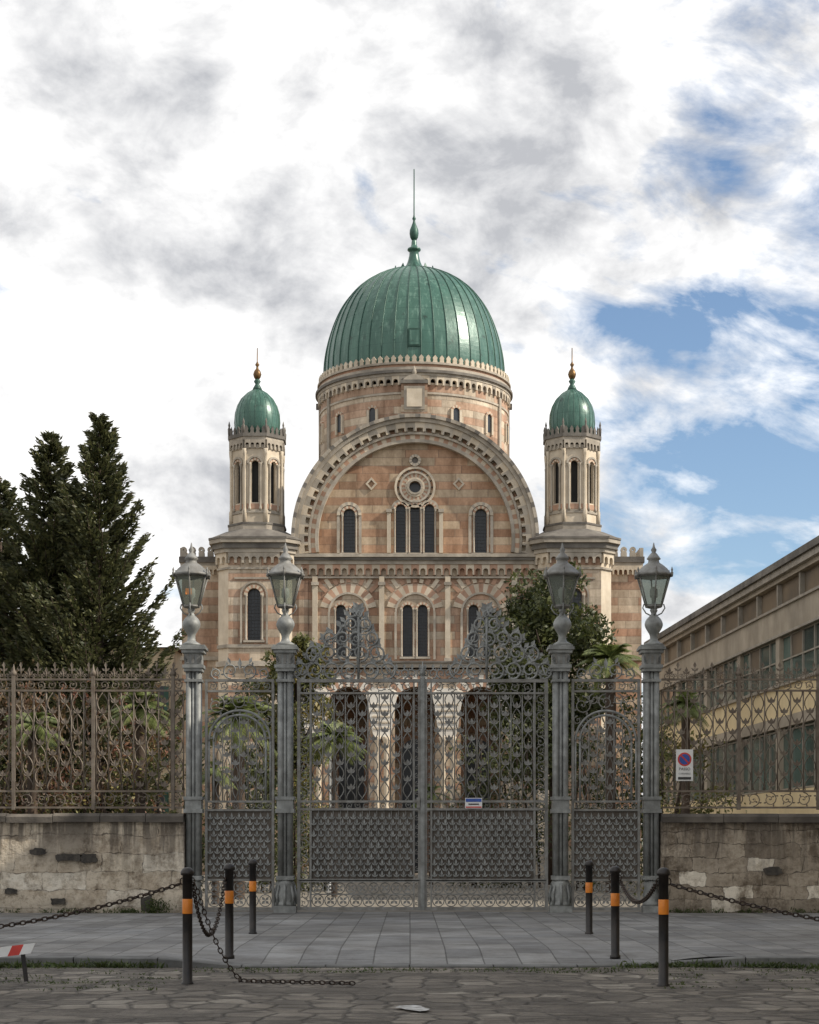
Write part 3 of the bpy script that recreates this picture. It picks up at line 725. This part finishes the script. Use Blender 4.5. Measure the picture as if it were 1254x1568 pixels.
def stonewall(x0,x1,mt,name):
    e=empty(name,((x0+x1)/2,DG,0)); mb=MB()
    nx=int((x1-x0)/.2); nz=10; z1=1.93; yf=DG-.22
    vs=[];fs=[]
    for j in range(nz+1):
        for i in range(nx+1):
            vs.append((x0+(x1-x0)*i/nx,yf+random.uniform(-.02,.02)-.06*(1-j/nz),-.05+(z1+.05)*j/nz))
    for j in range(nz):
        for i in range(nx): a=j*(nx+1)+i; fs.append((a,a+1,a+nx+2,a+nx+1))
    mb.add(vs,fs,mt,True)
    mb.box(x0,x1,DG-.12,DG+.24,-.05,z1,mt); mb.obj('masonry',e)
    mb=MB(); x=x0
    while x<x1-.05:
        w=min(random.uniform(.8,1.3),x1-x); h=random.uniform(-.012,.012)
        prof=[(DG-.34,z1-.015+h),(DG+.34,z1-.015+h),(DG+.34,z1+.10+h),(DG+.26,z1+.16+h),(DG-.26,z1+.16+h),(DG-.34,z1+.10+h)]
        vs=[(x+.006,y,z) for y,z in prof]+[(x+w-.006,y,z) for y,z in prof]; n=6
        mb.add(vs,[(i,(i+1)%n,n+(i+1)%n,n+i) for i in range(n)]+[tuple(range(n)),tuple(range(n,2*n))],'coping'); x+=w
    mb.obj('coping',e)
xl=XG-350*SG-.17; xr=XG+350*SG+.17
stonewall(-13,xl,'wallL','stone_wall'); stonewall(xr,11.0,'wallR','stone_wall')
mb=MB()
for (x,z,w,h) in ((-7.35,1.33,.16,.07),(-6.75,1.22,.3,.08),(-6.35,1.20,.18,.10),(-5.2,.30,.13,.17),(-6.95,.35,.16,.07),(7.2,.95,.2,.08),(-7.9,.55,.14,.06)):
    pts=[(x+w*(abs(math.cos(a))**.5*math.copysign(1,math.cos(a)))*random.uniform(.75,1.1),z+h*(abs(math.sin(a))**.5*math.copysign(1,math.sin(a)))*random.uniform(.7,1.15)) for a in np.linspace(0,2*PI,19)[:-1]]
    mb.plate(pts,[],DG-.315,.04,'hollow')
mb.obj('masonry_hollow',bpy.data.objects['stone_wall'])
# ------------------------------------------------------------ signs
def textm(txt,size,loc,mat,parent):
    cu=bpy.data.curves.new('txt','FONT'); cu.body=txt; cu.size=size; cu.align_x='CENTER'; cu.align_y='CENTER'
    o=bpy.data.objects.new('tmp',cu); scene.collection.objects.link(o)
    dg=bpy.context.evaluated_depsgraph_get(); me=bpy.data.meshes.new_from_object(o.evaluated_get(dg))
    bpy.data.objects.remove(o); me.transform(Matrix.Translation(loc)@Matrix.Rotation(PI/2,4,'X'))
    me.materials.clear(); me.materials.append(M[mat]); q=bpy.data.objects.new('lettering',me); scene.collection.objects.link(q); par(q,parent)
sx=XG+400*SG; sz=.12+225*SG; sy=DG-.1
e=empty('no_parking_sign',(sx,sy,sz)); mb=MB(Matrix.Translation((sx,sy,sz))@Matrix.Scale(SG,4))
mb.plate([(-13,-24),(13,-24),(13,24),(-13,24)],[],0,1,'white'); mb.plate(circ(0,9,10.5,24),[],-.4,.4,'red'); mb.plate(circ(0,9,8,24),[],-.8,.4,'blue')
mb.box(-8,8,-1.2,-.8,8,10.2,'red',Matrix.Translation((0,0,9))@Matrix.Rotation(PI/4,4,'Y')@Matrix.Translation((0,0,-9)))
mb.box(-10,10,-.4,0,-22,-18,'lead') ; mb.box(-2,2,1,7,-20,20,'rust'); mb.obj('plate',e); textm('PASSO',6*SG,(sx,sy-.012,sz-6*SG),'lead',e); textm('CARRABILE',3.6*SG,(sx,sy-.012,sz-13*SG),'lead',e)
sx=XG+78*SG; sz=.12+167*SG; sy=DG-.08
e=empty('gate_notice_sign',(sx,sy,sz)); mb=MB(Matrix.Translation((sx,sy,sz))@Matrix.Scale(SG,4))
mb.plate([(-13,-8),(13,-8),(13,8),(-13,8)],[],0,1,'white'); mb.plate([(-12,2),(12,2),(12,7),(-12,7)],[],-.4,.4,'blue'); mb.plate([(-12,-7),(12,-7),(12,-5),(-12,-5)],[],-.4,.4,'red'); mb.box(-8,8,-.4,0,-2.5,-.5,'lead'); mb.obj('plate',e)
# ------------------------------------------------------------ bollards & chains
def zpave(x,y):
    d=abs(x-.25); k=min(1,max(0,(d-2.3)/1.2)); k=k*k*(3-2*k)
    f=min(1,max(0,(y-21)/2.2)); f=f*f*(3-2*f)
    return .02+.10*max(k,f)
def bollard(px,d,z,h):
    x=(px-627)/2700*d; e=empty('bollard',(x,d,z)); mb=MB(Matrix.Translation((x,d,z)))
    r=.052
    mb.lathe([(r*1.25,-.02),(r*1.25,.02),(r,.03),(r,h-.08),(r*1.35,h-.075),(r*1.4,h-.05),(r*1.15,h-.02),(r*.7,h),(r*.1,h+.006)],0,0,'black',18)
    mb.lathe([(r*1.04,h-.48),(r*1.06,h-.475),(r*1.06,h-.33),(r*1.04,h-.325)],0,0,'orange',18)
    mb.tube([(r+.0+.025*math.cos(a),0,h-.14+.035*math.sin(a)) for a in np.linspace(0,2*PI,11)[:-1]],.007,'chain',5,cyc=True)
    mb.tube([(-r-.025*math.cos(a),0,h-.14+.035*math.sin(a)) for a in np.linspace(0,2*PI,11)[:-1]],.007,'chain',5,cyc=True)
    mb.obj('post',e); return Vector((x,d,z+h-.17))
b1=bollard(287,18.4,0,1.22); b2=bollard(351,21.35,.1,1.13); b3=bollard(387,26.6,.12,1.12)
b4=bollard(1016,18.2,0,1.22); b5=bollard(942,21.35,.1,1.10); b6=bollard(902,26.6,.12,1.10)
def chain(pts,name='chain',link=.072):
    P=[Vector(p) for p in pts]
    seg=[];tot=0
    for a,b in zip(P,P[1:]): seg.append((tot,a,b)); tot+=(b-a).length
    n=int(tot/(link*.78)); e=empty(name,tuple(P[0])); mb=MB()
    for i in range(n):
        s_=tot*(i+.5)/n
        k=max(j for j in range(len(seg)) if seg[j][0]<=s_); t0,a,b=seg[k]; d=(b-a).normalized(); p=a+d*(s_-t0)
        q=d.to_track_quat('X','Z').to_matrix().to_4x4(); T=Matrix.Translation(p)@q@Matrix.Rotation((PI/2 if i%2 else 0)+.4,4,'X')
        L=[(link*.5*math.cos(t),link*.30*math.sin(t),0) for t in np.linspace(0,2*PI,9)[:-1]]
        mb.tube(L,link*.115,'chain',4,T=T,ref=(0,0,1),cyc=True)
    mb.obj('links',e)
def cat(a,b,sag,n=24,floor=None):
    r=[]
    for i in range(n+1):
        t=i/n; p=a.lerp(b,t); p.z-=sag*4*t*(1-t)
        if floor is not None: p.z=max(p.z,floor)
        r.append(p)
    return r
chain(cat(b1+Vector((-.08,0,0)),Vector((-6.6,18.0,.55)),.22))
chain(cat(b1+Vector((.08,0,0)),b1+Vector((.52,.3,-1.02)),.14,12)+cat(b1+Vector((.52,.3,-1.03)),b1+Vector((1.75,-.2,-1.02)),.0,10))
chain(cat(b1+Vector((.05,0,.02)),b2+Vector((-.05,0,0)),.62))
chain(cat(b4+Vector((.08,0,0)),Vector((7.0,18.3,.45)),.16))
chain(cat(b4+Vector((-.08,0,0)),b5+Vector((.06,0,0)),.22))
e=empty('barrier_plank',(-4.3,18.3,.35)); mb=MB(Matrix.Translation((-4.2,18.0,.36))@Matrix.Rotation(-.12,4,'Y'))
for k in range(9):
    mb.plate([(k*.12-.75,-.05),(k*.12-.63,-.05),(k*.12-.57,.05),(k*.12-.69,.05)],[],0,.02,'red' if k%2 else 'white')
mb.box(-.75,-.71,.03,.06,-.44,.0,'black'); mb.box(.22,.26,.03,.06,-.33,.0,'black'); mb.obj('striped_board',e)
# ------------------------------------------------------------ ground
mb=MB(); mb.add([(-1500,-300,-.02),(1500,-300,-.02),(1500,2500,-.02),(-1500,2500,-.02)],[(0,1,2,3)],'ground'); mb.obj('ground')
mb=MB(); vs=[];fs=[]; nx,ny=160,60
for j in range(ny+1):
    for i in range(nx+1):
        x=-24+48*i/nx; y=-4+25.3*j/ny; vs.append((x,y,.006*math.sin(x*1.7+y)+.006*math.sin(y*2.3-x*.8)))
for j in range(ny):
    for i in range(nx): a=j*(nx+1)+i; fs.append((a,a+1,a+nx+2,a+nx+1))
mb.add(vs,fs,'road',True); mb.obj('road')
mb=MB(); vs=[];fs=[]; nx,ny=200,30
for j in range(ny+1):
    for i in range(nx+1):
        x=-24+48*i/nx; y=21.2+(DG+.3-21.2)*j/ny; vs.append((x,y,zpave(x,y)))
for j in range(ny):
    for i in range(nx): a=j*(nx+1)+i; fs.append((a,a+1,a+nx+2,a+nx+1))
mb.add(vs,fs,'pave',True); mb.obj('pavement')
mb=MB(); x=-24
while x<24:
    w=1.0; z0=zpave(x,21)+.004; z1=zpave(x+w,21)+.004; g_=.006
    vs=[(x+g_,20.98,-.03),(x+w-g_,20.98,-.03),(x+w-g_,20.98,z1-.012),(x+g_,20.98,z0-.012),(x+w-g_,21.0,z1),(x+g_,21.0,z0),(x+w-g_,21.22,z1),(x+g_,21.22,z0)]
    mb.add(vs,[(0,1,2,3),(3,2,4,5),(5,4,6,7)],'kerb'); x+=w
mb.obj('kerb')
mb=MB(); mb.box(-60,60,DG+.3,140,-.01,.12,'gravel'); mb.obj('garden_ground')
mb=MB(); pts=[(.03+.15*math.cos(a)*random.uniform(.7,1.1)+.05*math.sin(a),15.6-.30*math.sin(a)*random.uniform(.7,1.1)) for a in np.linspace(0,2*PI,18)[:-1]]
mb.add([(x,y,.0165) for x,y in pts],[tuple(range(len(pts)))],'oldwhite'); mb.obj('road_marking')
# ------------------------------------------------------------ foliage
def leafobj(name,cent,size,mat,parent,stretch=2.2,up=0.0,dirs=None):
    N=len(cent); a=rng.normal(size=(N,3)); 
    if dirs is not None: a=dirs+rng.normal(size=(N,3))*.35
    a[:,2]+=up; a/=np.linalg.norm(a,axis=1)[:,None]
    b=np.cross(a,rng.normal(size=(N,3))); b/=np.linalg.norm(b,axis=1)[:,None]
    sz=size*rng.uniform(.6,1.4,(N,1)); A=a*sz; Bv=b*sz/stretch
    V=np.stack([cent-A,cent+Bv-A*.1,cent+A,cent-Bv-A*.1],1).reshape(-1,3)
    me=bpy.data.meshes.new(name); me.vertices.add(4*N); me.vertices.foreach_set('co',V.ravel())
    me.loops.add(4*N); me.loops.foreach_set('vertex_index',np.arange(4*N))
    me.polygons.add(N); me.polygons.foreach_set('loop_start',np.arange(0,4*N,4)); me.polygons.foreach_set('loop_total',np.full(N,4))
    me.materials.append(M[mat]); me.update(); me.validate()
    o=bpy.data.objects.new(name,me); scene.collection.objects.link(o)
    if parent: par(o,parent)
    return o
def blobs(center,rad,nb,per,br,shell=.75):
    cs=[]
    for _ in range(nb):
        d=rng.normal(size=3); d/=np.linalg.norm(d); r=rng.uniform(shell*.6,1.0)
        c=np.array(center)+d*np.array(rad)*r; s=br*rng.uniform(.6,1.3)
        q=rng.normal(size=(per,3)); q/=np.linalg.norm(q,axis=1)[:,None]; q*=(rng.uniform(.2,1,(per,1))**.5)*s
        cs.append(c+q*np.array([1,1,.75]))
    return np.concatenate(cs)
def broadleaf(name,x,y,zc,rx,rz,nb,mat,br=.5,per=130,size=.09):
    e=empty(name,(x,y,.12)); mb=MB()
    mb.tube([(x,y,0),(x+.1,y,zc*.5),(x,y+.1,zc)],[.16,.13,.08],'bark',8)
    for k in range(9):
        a=random.uniform(0,2*PI); z=random.uniform(zc-rz*.6,zc+rz*.3); mb.tube([(x,y,z-.5),(x+rx*.5*math.cos(a),y+rx*.5*math.sin(a),z+.2),(x+rx*.85*math.cos(a),y+rx*.85*math.sin(a),z+.9)],[.07,.045,.015],'bark',6)
    mb.obj('trunk',e); leafobj('crown',blobs((x,y,zc),(rx,rx,rz),nb,per,br),size,mat,e)
def spruce(x,y,h,rad,seed,lean=0):
    e=empty('spruce_tree',(x,y,.12)); mb=MB(); r_=random.Random(seed)
    mb.tube([(x,y,0),(x+lean*.5,y,h*.5),(x+lean,y,h)],[.24,.14,.02],'bark',8)
    C=[];D=[]
    z=1.0
    while z<h-.1:
        t=z/h; L0=rad*min(1,(1-t)*2.0)**.8*(1 if t>.15 else .85)
        for k in range(r_.randint(7,9)):
            a=r_.uniform(0,2*PI); L=L0*r_.choice([.5,.7,.9,1.0,1.15,1.35])*r_.uniform(.9,1.1)+.12
            n=7; pts=[]
            for i in range(n+1):
                s=i/n; rr=L*s; zz=z-.26*L*math.sin(s*PI*.9)*(.8-t*.6)+(.42+.4*t)*L*s*s
                pts.append((x+lean*t+rr*math.cos(a),y+rr*math.sin(a),zz))
            mb.tube(pts,[.03*(1-.8*i/n)+.004 for i in range(n+1)],'bark',3)
            P=np.array(pts); m=int(45+L*100)
            s=rng.uniform(.1,1.0,m)**.75*n; i0=np.minimum(s.astype(int),n-1); f=(s-i0)[:,None]
            base=P[i0]*(1-f)+P[i0+1]*f
            side=np.array([-math.sin(a),math.cos(a),0]); out=np.array([math.cos(a),math.sin(a),.35])
            wv=rng.uniform(-1,1,(m,1)); wid=(.21*L)*(1-(s/n)[:,None]*.75)+.05
            base=base+side*wv*wid+np.array([0,0,-1])*(np.abs(wv)*wid*.5)+rng.normal(size=(m,3))*.035
            C.append(base); D.append(np.tile(out,(m,1))+side*wv*.9+np.array([0,0,.12]))
        z+=.26+.05*(1-t)
    mb.obj('trunk',e); C=np.concatenate(C); D=np.concatenate(D)
    leafobj('crown',C,.085,'spruce',e,stretch=2.8,dirs=D)
def P3(px,py,d): return ((px-627)/2700*d,d,1.45+(1295-py)/2700*d)
spruce(P3(150,0,50)[0],50,13.6,1.75,3,.05)
spruce(P3(72,0,51)[0],51,13.3,1.75,11,.1)
spruce(P3(112,0,52)[0],52,11.4,1.9,15,.0)
spruce(P3(0,0,52.5)[0],52.5,12.4,2.0,9)
broadleaf('evergreen_tree',P3(842,0,60)[0],60,7.1,2.05,3.75,150,'leaf',.62,180,.10)
broadleaf('evergreen_tree',P3(455,0,57)[0],57,5.9,1.1,3.1,62,'leafy',.45,160,.09)
broadleaf('evergreen_tree',P3(405,0,60)[0],60,4.8,.9,2.6,30,'leaf',.42,150,.09)
def shrub(px0,px1,py0,d,mat,name='shrub',dep=2.0,size=.08,dens=1.0):
    x0=P3(px0,0,d)[0]; x1=P3(px1,0,d)[0]; h=P3(0,py0,d)[2]-.1; e=empty(name,((x0+x1)/2,d,.12)); mb=MB()
    for k in range(int((x1-x0)*2)+2):
        x=random.uniform(x0,x1); mb.tube([(x,d,0),(x+random.uniform(-.2,.2),d,h*.5),(x+random.uniform(-.4,.4),d,h*.85)],[.05,.035,.01],'bark',5)
    mb.obj('stems',e)
    nb=int((x1-x0)*h*dep*2.6*dens)+10; cs=[]
    for _ in range(nb):
        x=rng.uniform(x0,x1); z=rng.uniform(.3,h*(.85+.15*math.sin(x*2.1)+rng.uniform(-.12,.1))); c=np.array([x,d+rng.uniform(-dep/2,dep/2),z])
        q=rng.normal(size=(75,3))*.23; cs.append(c+q)
    leafobj('foliage',np.concatenate(cs),size,mat,e)
shrub(-120,100,1015,38.5,'leafr','photinia_hedge',1.2,.055,1.0)
shrub(90,262,1035,39,'leafr','photinia_hedge',1.2,.055,.9)
shrub(-80,270,1110,37.2,'leafy','garden_shrub',.9,.05,.9)
shrub(285,470,1120,50,'leaf','garden_shrub',1.6,.07)
shrub(700,850,1085,56,'leaf','garden_shrub',1.6,.07)
shrub(880,1010,1060,52,'leaf','garden_shrub',1.8,.07)
shrub(990,1110,1100,44,'leafy','garden_shrub',1.2,.06)
shrub(440,520,1190,52,'leafy','garden_shrub',1.2,.06)
C=[];D=[]
for _ in range(60):
    x=rng.uniform(-9.4,-5.4); z=rng.uniform(3.6,4.4); L=rng.uniform(.4,.9); d=np.array([rng.normal()*.25,rng.normal()*.2,1]); n=26
    s=rng.uniform(0,1,(n,1)); C.append(np.array([x,38.4,z])+d*s*L+rng.normal(size=(n,3))*.03); D.append(np.tile(d,(n,1))+rng.normal(size=(n,3))*.5)
e=empty('photinia_sprigs',(-7,38.4,.12)); leafobj('shoots',np.concatenate(C),.06,'leafr',e,dirs=np.concatenate(D))
def palm(px,py,d,rad,nf=34,trunk=.13,seed=1,mat='palm'):
    x,y,z=P3(px,py,d); e=empty('palm_tree',(x,y,.12)); mb=MB(); r_=random.Random(seed)
    mb.lathe([(trunk*1.3,0)]+[(trunk*(1+.12*(k%2)),.15+(z-.25)*k/16) for k in range(17)],x,y,'bark',10); mb.obj('trunk',e)
    mb=MB()
    for k in range(nf):
        a=r_.uniform(0,2*PI); el=r_.uniform(-.35,1.35); L=rad*r_.uniform(.75,1.1); pts=[]
        for i in range(9):
            s=i/8; pts.append(Vector((x+L*s*math.cos(el)*math.cos(a),y+L*s*math.cos(el)*math.sin(a),z+L*s*math.sin(el)-.55*L*s*s)))
        mb.tube(pts,[.018*(1-.8*i/8) for i in range(9)],mat,3)
        side=Vector((-math.sin(a),math.cos(a),0))
        for i in range(2,33):
            s=i/33; f=s*8; i0=int(f); p=pts[i0].lerp(pts[min(i0+1,8)],f-i0); t=(pts[min(i0+1,8)]-pts[i0]).normalized(); ll=L*.36*math.sin(PI*min(1,s*.85+.12))
            for q in (-1,1):
                dd=(side*q*.8+t*.7+Vector((0,0,-.25))).normalized(); w=t*.016*rad
                mb.add([p-w,p+w,p+dd*ll+Vector((0,0,-.1*ll))],[(0,1,2)],mat)
    mb.obj('fronds',e)
palm(365,1100,44,1.25,46,.15,1); palm(512,1130,46,.95,40,.08,2); palm(935,1010,50,1.1,40,.14,3); palm(215,1085,37.0,.85,38,.1,4); palm(50,1110,36.9,.8,34,.1,8); palm(660,1215,60,.8,24,.08,6); palm(1050,1080,43,.8,30,.1,7,'palm'); palm(330,1180,40,.6,26,.08,9)
C=[]
for _ in range(34):
    left=rng.uniform()<.75
    x=rng.uniform(-5.4,-3.1) if left else rng.uniform(2.6,5.3); y=20.9-abs(rng.normal())*.06; n=60
    C.append(np.array([x,y,.03])+rng.normal(size=(n,3))*np.array([.14,.04,.02]))
for _ in range(30):
    x=rng.choice([rng.uniform(-8.5,-4.9),rng.uniform(5.2,8.4)]); n=30; C.append(np.array([x,DG-.36,.15])+rng.normal(size=(n,3))*np.array([.08,.03,.03]))
for _ in range(5): C.append(np.array([-4.95+rng.normal()*.12,DG-.42,.22])+rng.normal(size=(90,3))*np.array([.12,.06,.09]))
C=np.concatenate(C); C[:,2]=np.abs(C[:,2]); e=empty('grass_tufts',(-4,20.9,0)); leafobj('blades',C,.04,'grass',e,stretch=4,up=1.2)
C=[]
for _ in range(160):
    x=rng.uniform(-5,5.4); y=rng.uniform(17.6,20.8) if abs(x)>2.5 else rng.uniform(20,20.8); n=14; C.append(np.array([x,y,.012])+rng.normal(size=(n,3))*np.array([.12,.02,.004]))
C=np.concatenate(C); e=empty('grass_in_joints',(0,19,0)); leafobj('blades',C,.018,'grass',e,stretch=3,up=.7)
x,y,z=P3(506,1135,48); e=empty('garden_lamp_post',(x,y,.12)); mb=MB(Matrix.Translation((x,y,0)))
mb.lathe([(.1,.1),(.1,.3),(.045,.4),(.035,z-.45),(.07,z-.4),(.05,z-.36),(.11,z-.34),(.16,z-.05),(.18,z-.03),(.08,z+.1),(.02,z+.2)],0,0,'white',10); mb.obj('post',e)
# ------------------------------------------------------------ right building
e=empty('office_building',(12,55,.12))
p0=Vector((12.75,40.5,0)); p1=Vector((10.72,77.5,0)); d=(p1-p0); Lb=d.length; d.normalize()
Xl=-d; Yl=Vector((-Xl.y,Xl.x,0)); T=Matrix(((Xl.x,Yl.x,0,p1.x),(Xl.y,Yl.y,0,p1.y),(0,0,1,0),(0,0,0,1)))
mb=MB(T); L=Lb
mb.box(0,L,.5,14,0,10.2,'conc')
mb.box(-.4,L+.4,-.35,14.3,10.2,10.42,'darktrim'); mb.box(-.3,L+.3,-.25,14,10.0,10.2,'frame'); mb.box(-.3,L+.3,-.1,.5,9.85,10.0,'conc')
for z0,z1,mt,y0 in ((9.1,9.85,'tan',.12),(8.15,9.1,'conc',0),(6.6,8.15,'bglass',.12),(5.55,6.6,'yellow',0),(5.2,5.55,'conc',-.08),(3.2,5.2,'bglass',.12),(2.4,3.2,'yellow',0),(0,2.4,'conc',.05)):
    mb.box(0,L,y0,.5,z0+.002,z1-.002,mt)
x=0;k=0
while x<L:
    if k%2==0: mb.box(x-.07,x+.07,-.03,.2,9.11,9.84,'frame')
    mb.box(x-.03,x+.03,.06,.14,6.62,8.14,'frame'); mb.box(x-.03,x+.03,.06,.14,3.22,5.18,'frame')
    if k%4==0: mb.box(x-.22,x+.22,-.02,.3,6.6,8.15,'conc'); mb.box(x-.22,x+.22,-.02,.3,3.2,5.2,'conc')
    if k%4==1: mb.box(x+.03,x+1.27,.10,.118,7.4,8.1,'tan')
    x+=1.3;k+=1
for z in (6.62,7.35,8.08,3.22,5.1): mb.box(0,L,.07,.13,z,z+.05,'frame')
mb.box(0,L,-.10,.02,8.12,8.2,'frame'); mb.box(0,L,-.10,.02,6.52,6.6,'frame'); mb.box(0,L,-.08,.02,9.04,9.12,'frame')
mb.obj('facade',e)
e=empty('beige_house',(-18,100,0)); mb=MB()
x0,x1=P3(120,0,100)[0],P3(266,0,100)[0]; z=P3(0,992,100)[2]
mb.box(x0,x1,100,112,0,z,'beige'); mb.add([(x0-.3,99.6,z),(x1+.3,99.6,z),(x1+.3,112.4,z),(x0-.3,112.4,z),(x0+3,106,z+.7),(x1-3,106,z+.7)],[(0,1,5,4),(1,2,5),(2,3,4,5),(3,0,4)],'tile')
for k in range(3):
    for j in range(3):
        xx=x1-1.0-k*1.9; zz=3+j*3.0; mb.box(xx-.45,xx+.45,99.93,100.05,zz,zz+1.5,'glass'); mb.box(xx-.6,xx+.6,99.9,99.98,zz-.12,zz,'trim')
        mb.box(xx-.72,xx-.46,99.92,99.97,zz,zz+1.5,'copperd'); mb.box(xx+.46,xx+.72,99.92,99.97,zz,zz+1.5,'copperd')
mb.obj('walls',e)
e=empty('terracotta_roof_house',(-24,78,0)); mb=MB(); x0,x1=P3(-150,0,78)[0],P3(52,0,78)[0]; z=P3(0,985,78)[2]
mb.box(x0,x1,78,88,0,z,'ochre'); mb.add([(x0-.5,77.4,z),(x1+.5,77.4,z),(x1+.5,88.6,z),(x0-.5,88.6,z),(x0+3,83,z+1.7),(x1-2,83,z+1.7)],[(0,1,5,4),(1,2,5),(2,3,4,5),(3,0,4)],'tile')
for k in range(4):
    xx=x1-1-k*1.6; mb.box(xx-.4,xx+.4,77.93,78.05,z-2.6,z-1.1,'glass')
mb.obj('walls',e)
e=empty('unseen_shading_house',(19,14,0)); mb=MB()  # unseen house, added and sized to throw shade over pavement and gate
mb.box(12.2,26,-14,33.0,0,15.5,'beige'); mb.box(11.7,26.5,-14.5,33.5,15.5,15.8,'trim')
mb.add([(11.7,-14.5,15.8),(26.5,-14.5,15.8),(26.5,33.5,15.8),(11.7,33.5,15.8),(19,-8,18),(19,27,18)],[(0,1,4),(1,2,5,4),(2,3,5),(3,0,4,5)],'tile')
for j in range(5):
    for k in range(15):
        yy=-12+k*3; zz=1.2+j*2.9; mb.box(12.12,12.25,yy-.5,yy+.5,zz,zz+1.7,'glass'); mb.box(12.05,12.2,yy-.7,yy+.7,zz-.15,zz,'trim')
mb.obj('walls',e)
cs=[]
for _ in range(260):
    x=rng.uniform(-70,70); 
    c=np.array([x,rng.uniform(135,145),rng.uniform(0,5.5)]); cs.append(c+rng.normal(size=(60,3))*.8)
leafobj('distant_trees',np.concatenate(cs),.35,'leaf',None)
# ------------------------------------------------------------ light & sky
EL=math.radians(36); AZ=math.radians(103)
Sv=Vector((math.sin(AZ)*math.cos(EL),math.cos(AZ)*math.cos(EL),math.sin(EL)))
ld=bpy.data.lights.new('sun','SUN'); ld.energy=5.0; ld.angle=math.radians(.5); ld.color=(1,.92,.80)
lo=bpy.data.objects.new('sun',ld); lo.rotation_euler=Sv.to_track_quat('Z','Y').to_euler(); lo.location=(60,20,60); scene.collection.objects.link(lo)
w=bpy.data.worlds.new('World'); scene.world=w; w.use_nodes=True; t=NT(w); 
bg=t.n['Background']; sky=t.n.new('ShaderNodeTexSky'); sky.sky_type='NISHITA'; sky.sun_disc=False; sky.sun_elevation=EL; sky.sun_rotation=AZ
sky.air_density=1.0; sky.dust_density=.6; sky.ozone_density=2.5
t.l.new(sky.outputs[0],bg.inputs[0]); bg.inputs[1].default_value=.145
tc=t.n.new('ShaderNodeTexCoord'); g=tc.outputs['Generated']; s=t.sep(g)
v=t.comb(s[0],s[1],t.math('MULTIPLY',s[2],1.5))
n1=t.noise(v,5.5,12,.56,.15); n2=t.noise(v,8,12,.58,.25); n4=t.noise(v,17,12,.6,.3)
vs_=t.comb(t.math('ADD',s[0],t.math('MULTIPLY',s[2],-.45)),s[1],t.math('MULTIPLY',t.math('ADD',s[2],t.math('MULTIPLY',s[0],.3)),2.2))
n3=t.noise(vs_,13,12,.60,.3)
cov=t.math('ADD',t.math('MULTIPLY',n1,.55),t.math('MULTIPLY',n3,.45))
bias=t.math('MULTIPLY',t.ramp(s[0],.03,.16),-.115)
cov=t.math('ADD',t.math('ADD',cov,bias),.075)
mask=t.ramp(cov,.40,.51)
shade=t.math('ADD',t.math('MULTIPLY',n2,.6),t.math('MULTIPLY',n4,.4))
cc=t.ramp(shade,.38,.575,(.42,.43,.455),(1.0,.99,.975))
bg2=t.n.new('ShaderNodeBackground'); t.l.new(cc,bg2.inputs[0]); bg2.inputs[1].default_value=1.3
mx=t.n.new('ShaderNodeMixShader'); t.l.new(mask,mx.inputs[0]); t.l.new(bg.outputs[0],mx.inputs[1]); t.l.new(bg2.outputs[0],mx.inputs[2])
t.l.new(mx.outputs[0],t.n['World Output'].inputs[0])
# ------------------------------------------------------------ camera
cd=bpy.data.cameras.new('camera'); cd.sensor_fit='VERTICAL'; cd.sensor_height=36; cd.sensor_width=28.8; cd.lens=36*2700/1568; cd.shift_y=(1295-784)/1568; cd.clip_end=5000; cd.clip_start=.1
co=bpy.data.objects.new('camera',cd); co.location=(0,0,1.45); co.rotation_euler=(PI/2,0,0); scene.collection.objects.link(co); scene.camera=co
scene.view_settings.view_transform='Standard'; scene.view_settings.look='None'; scene.view_settings.exposure=0
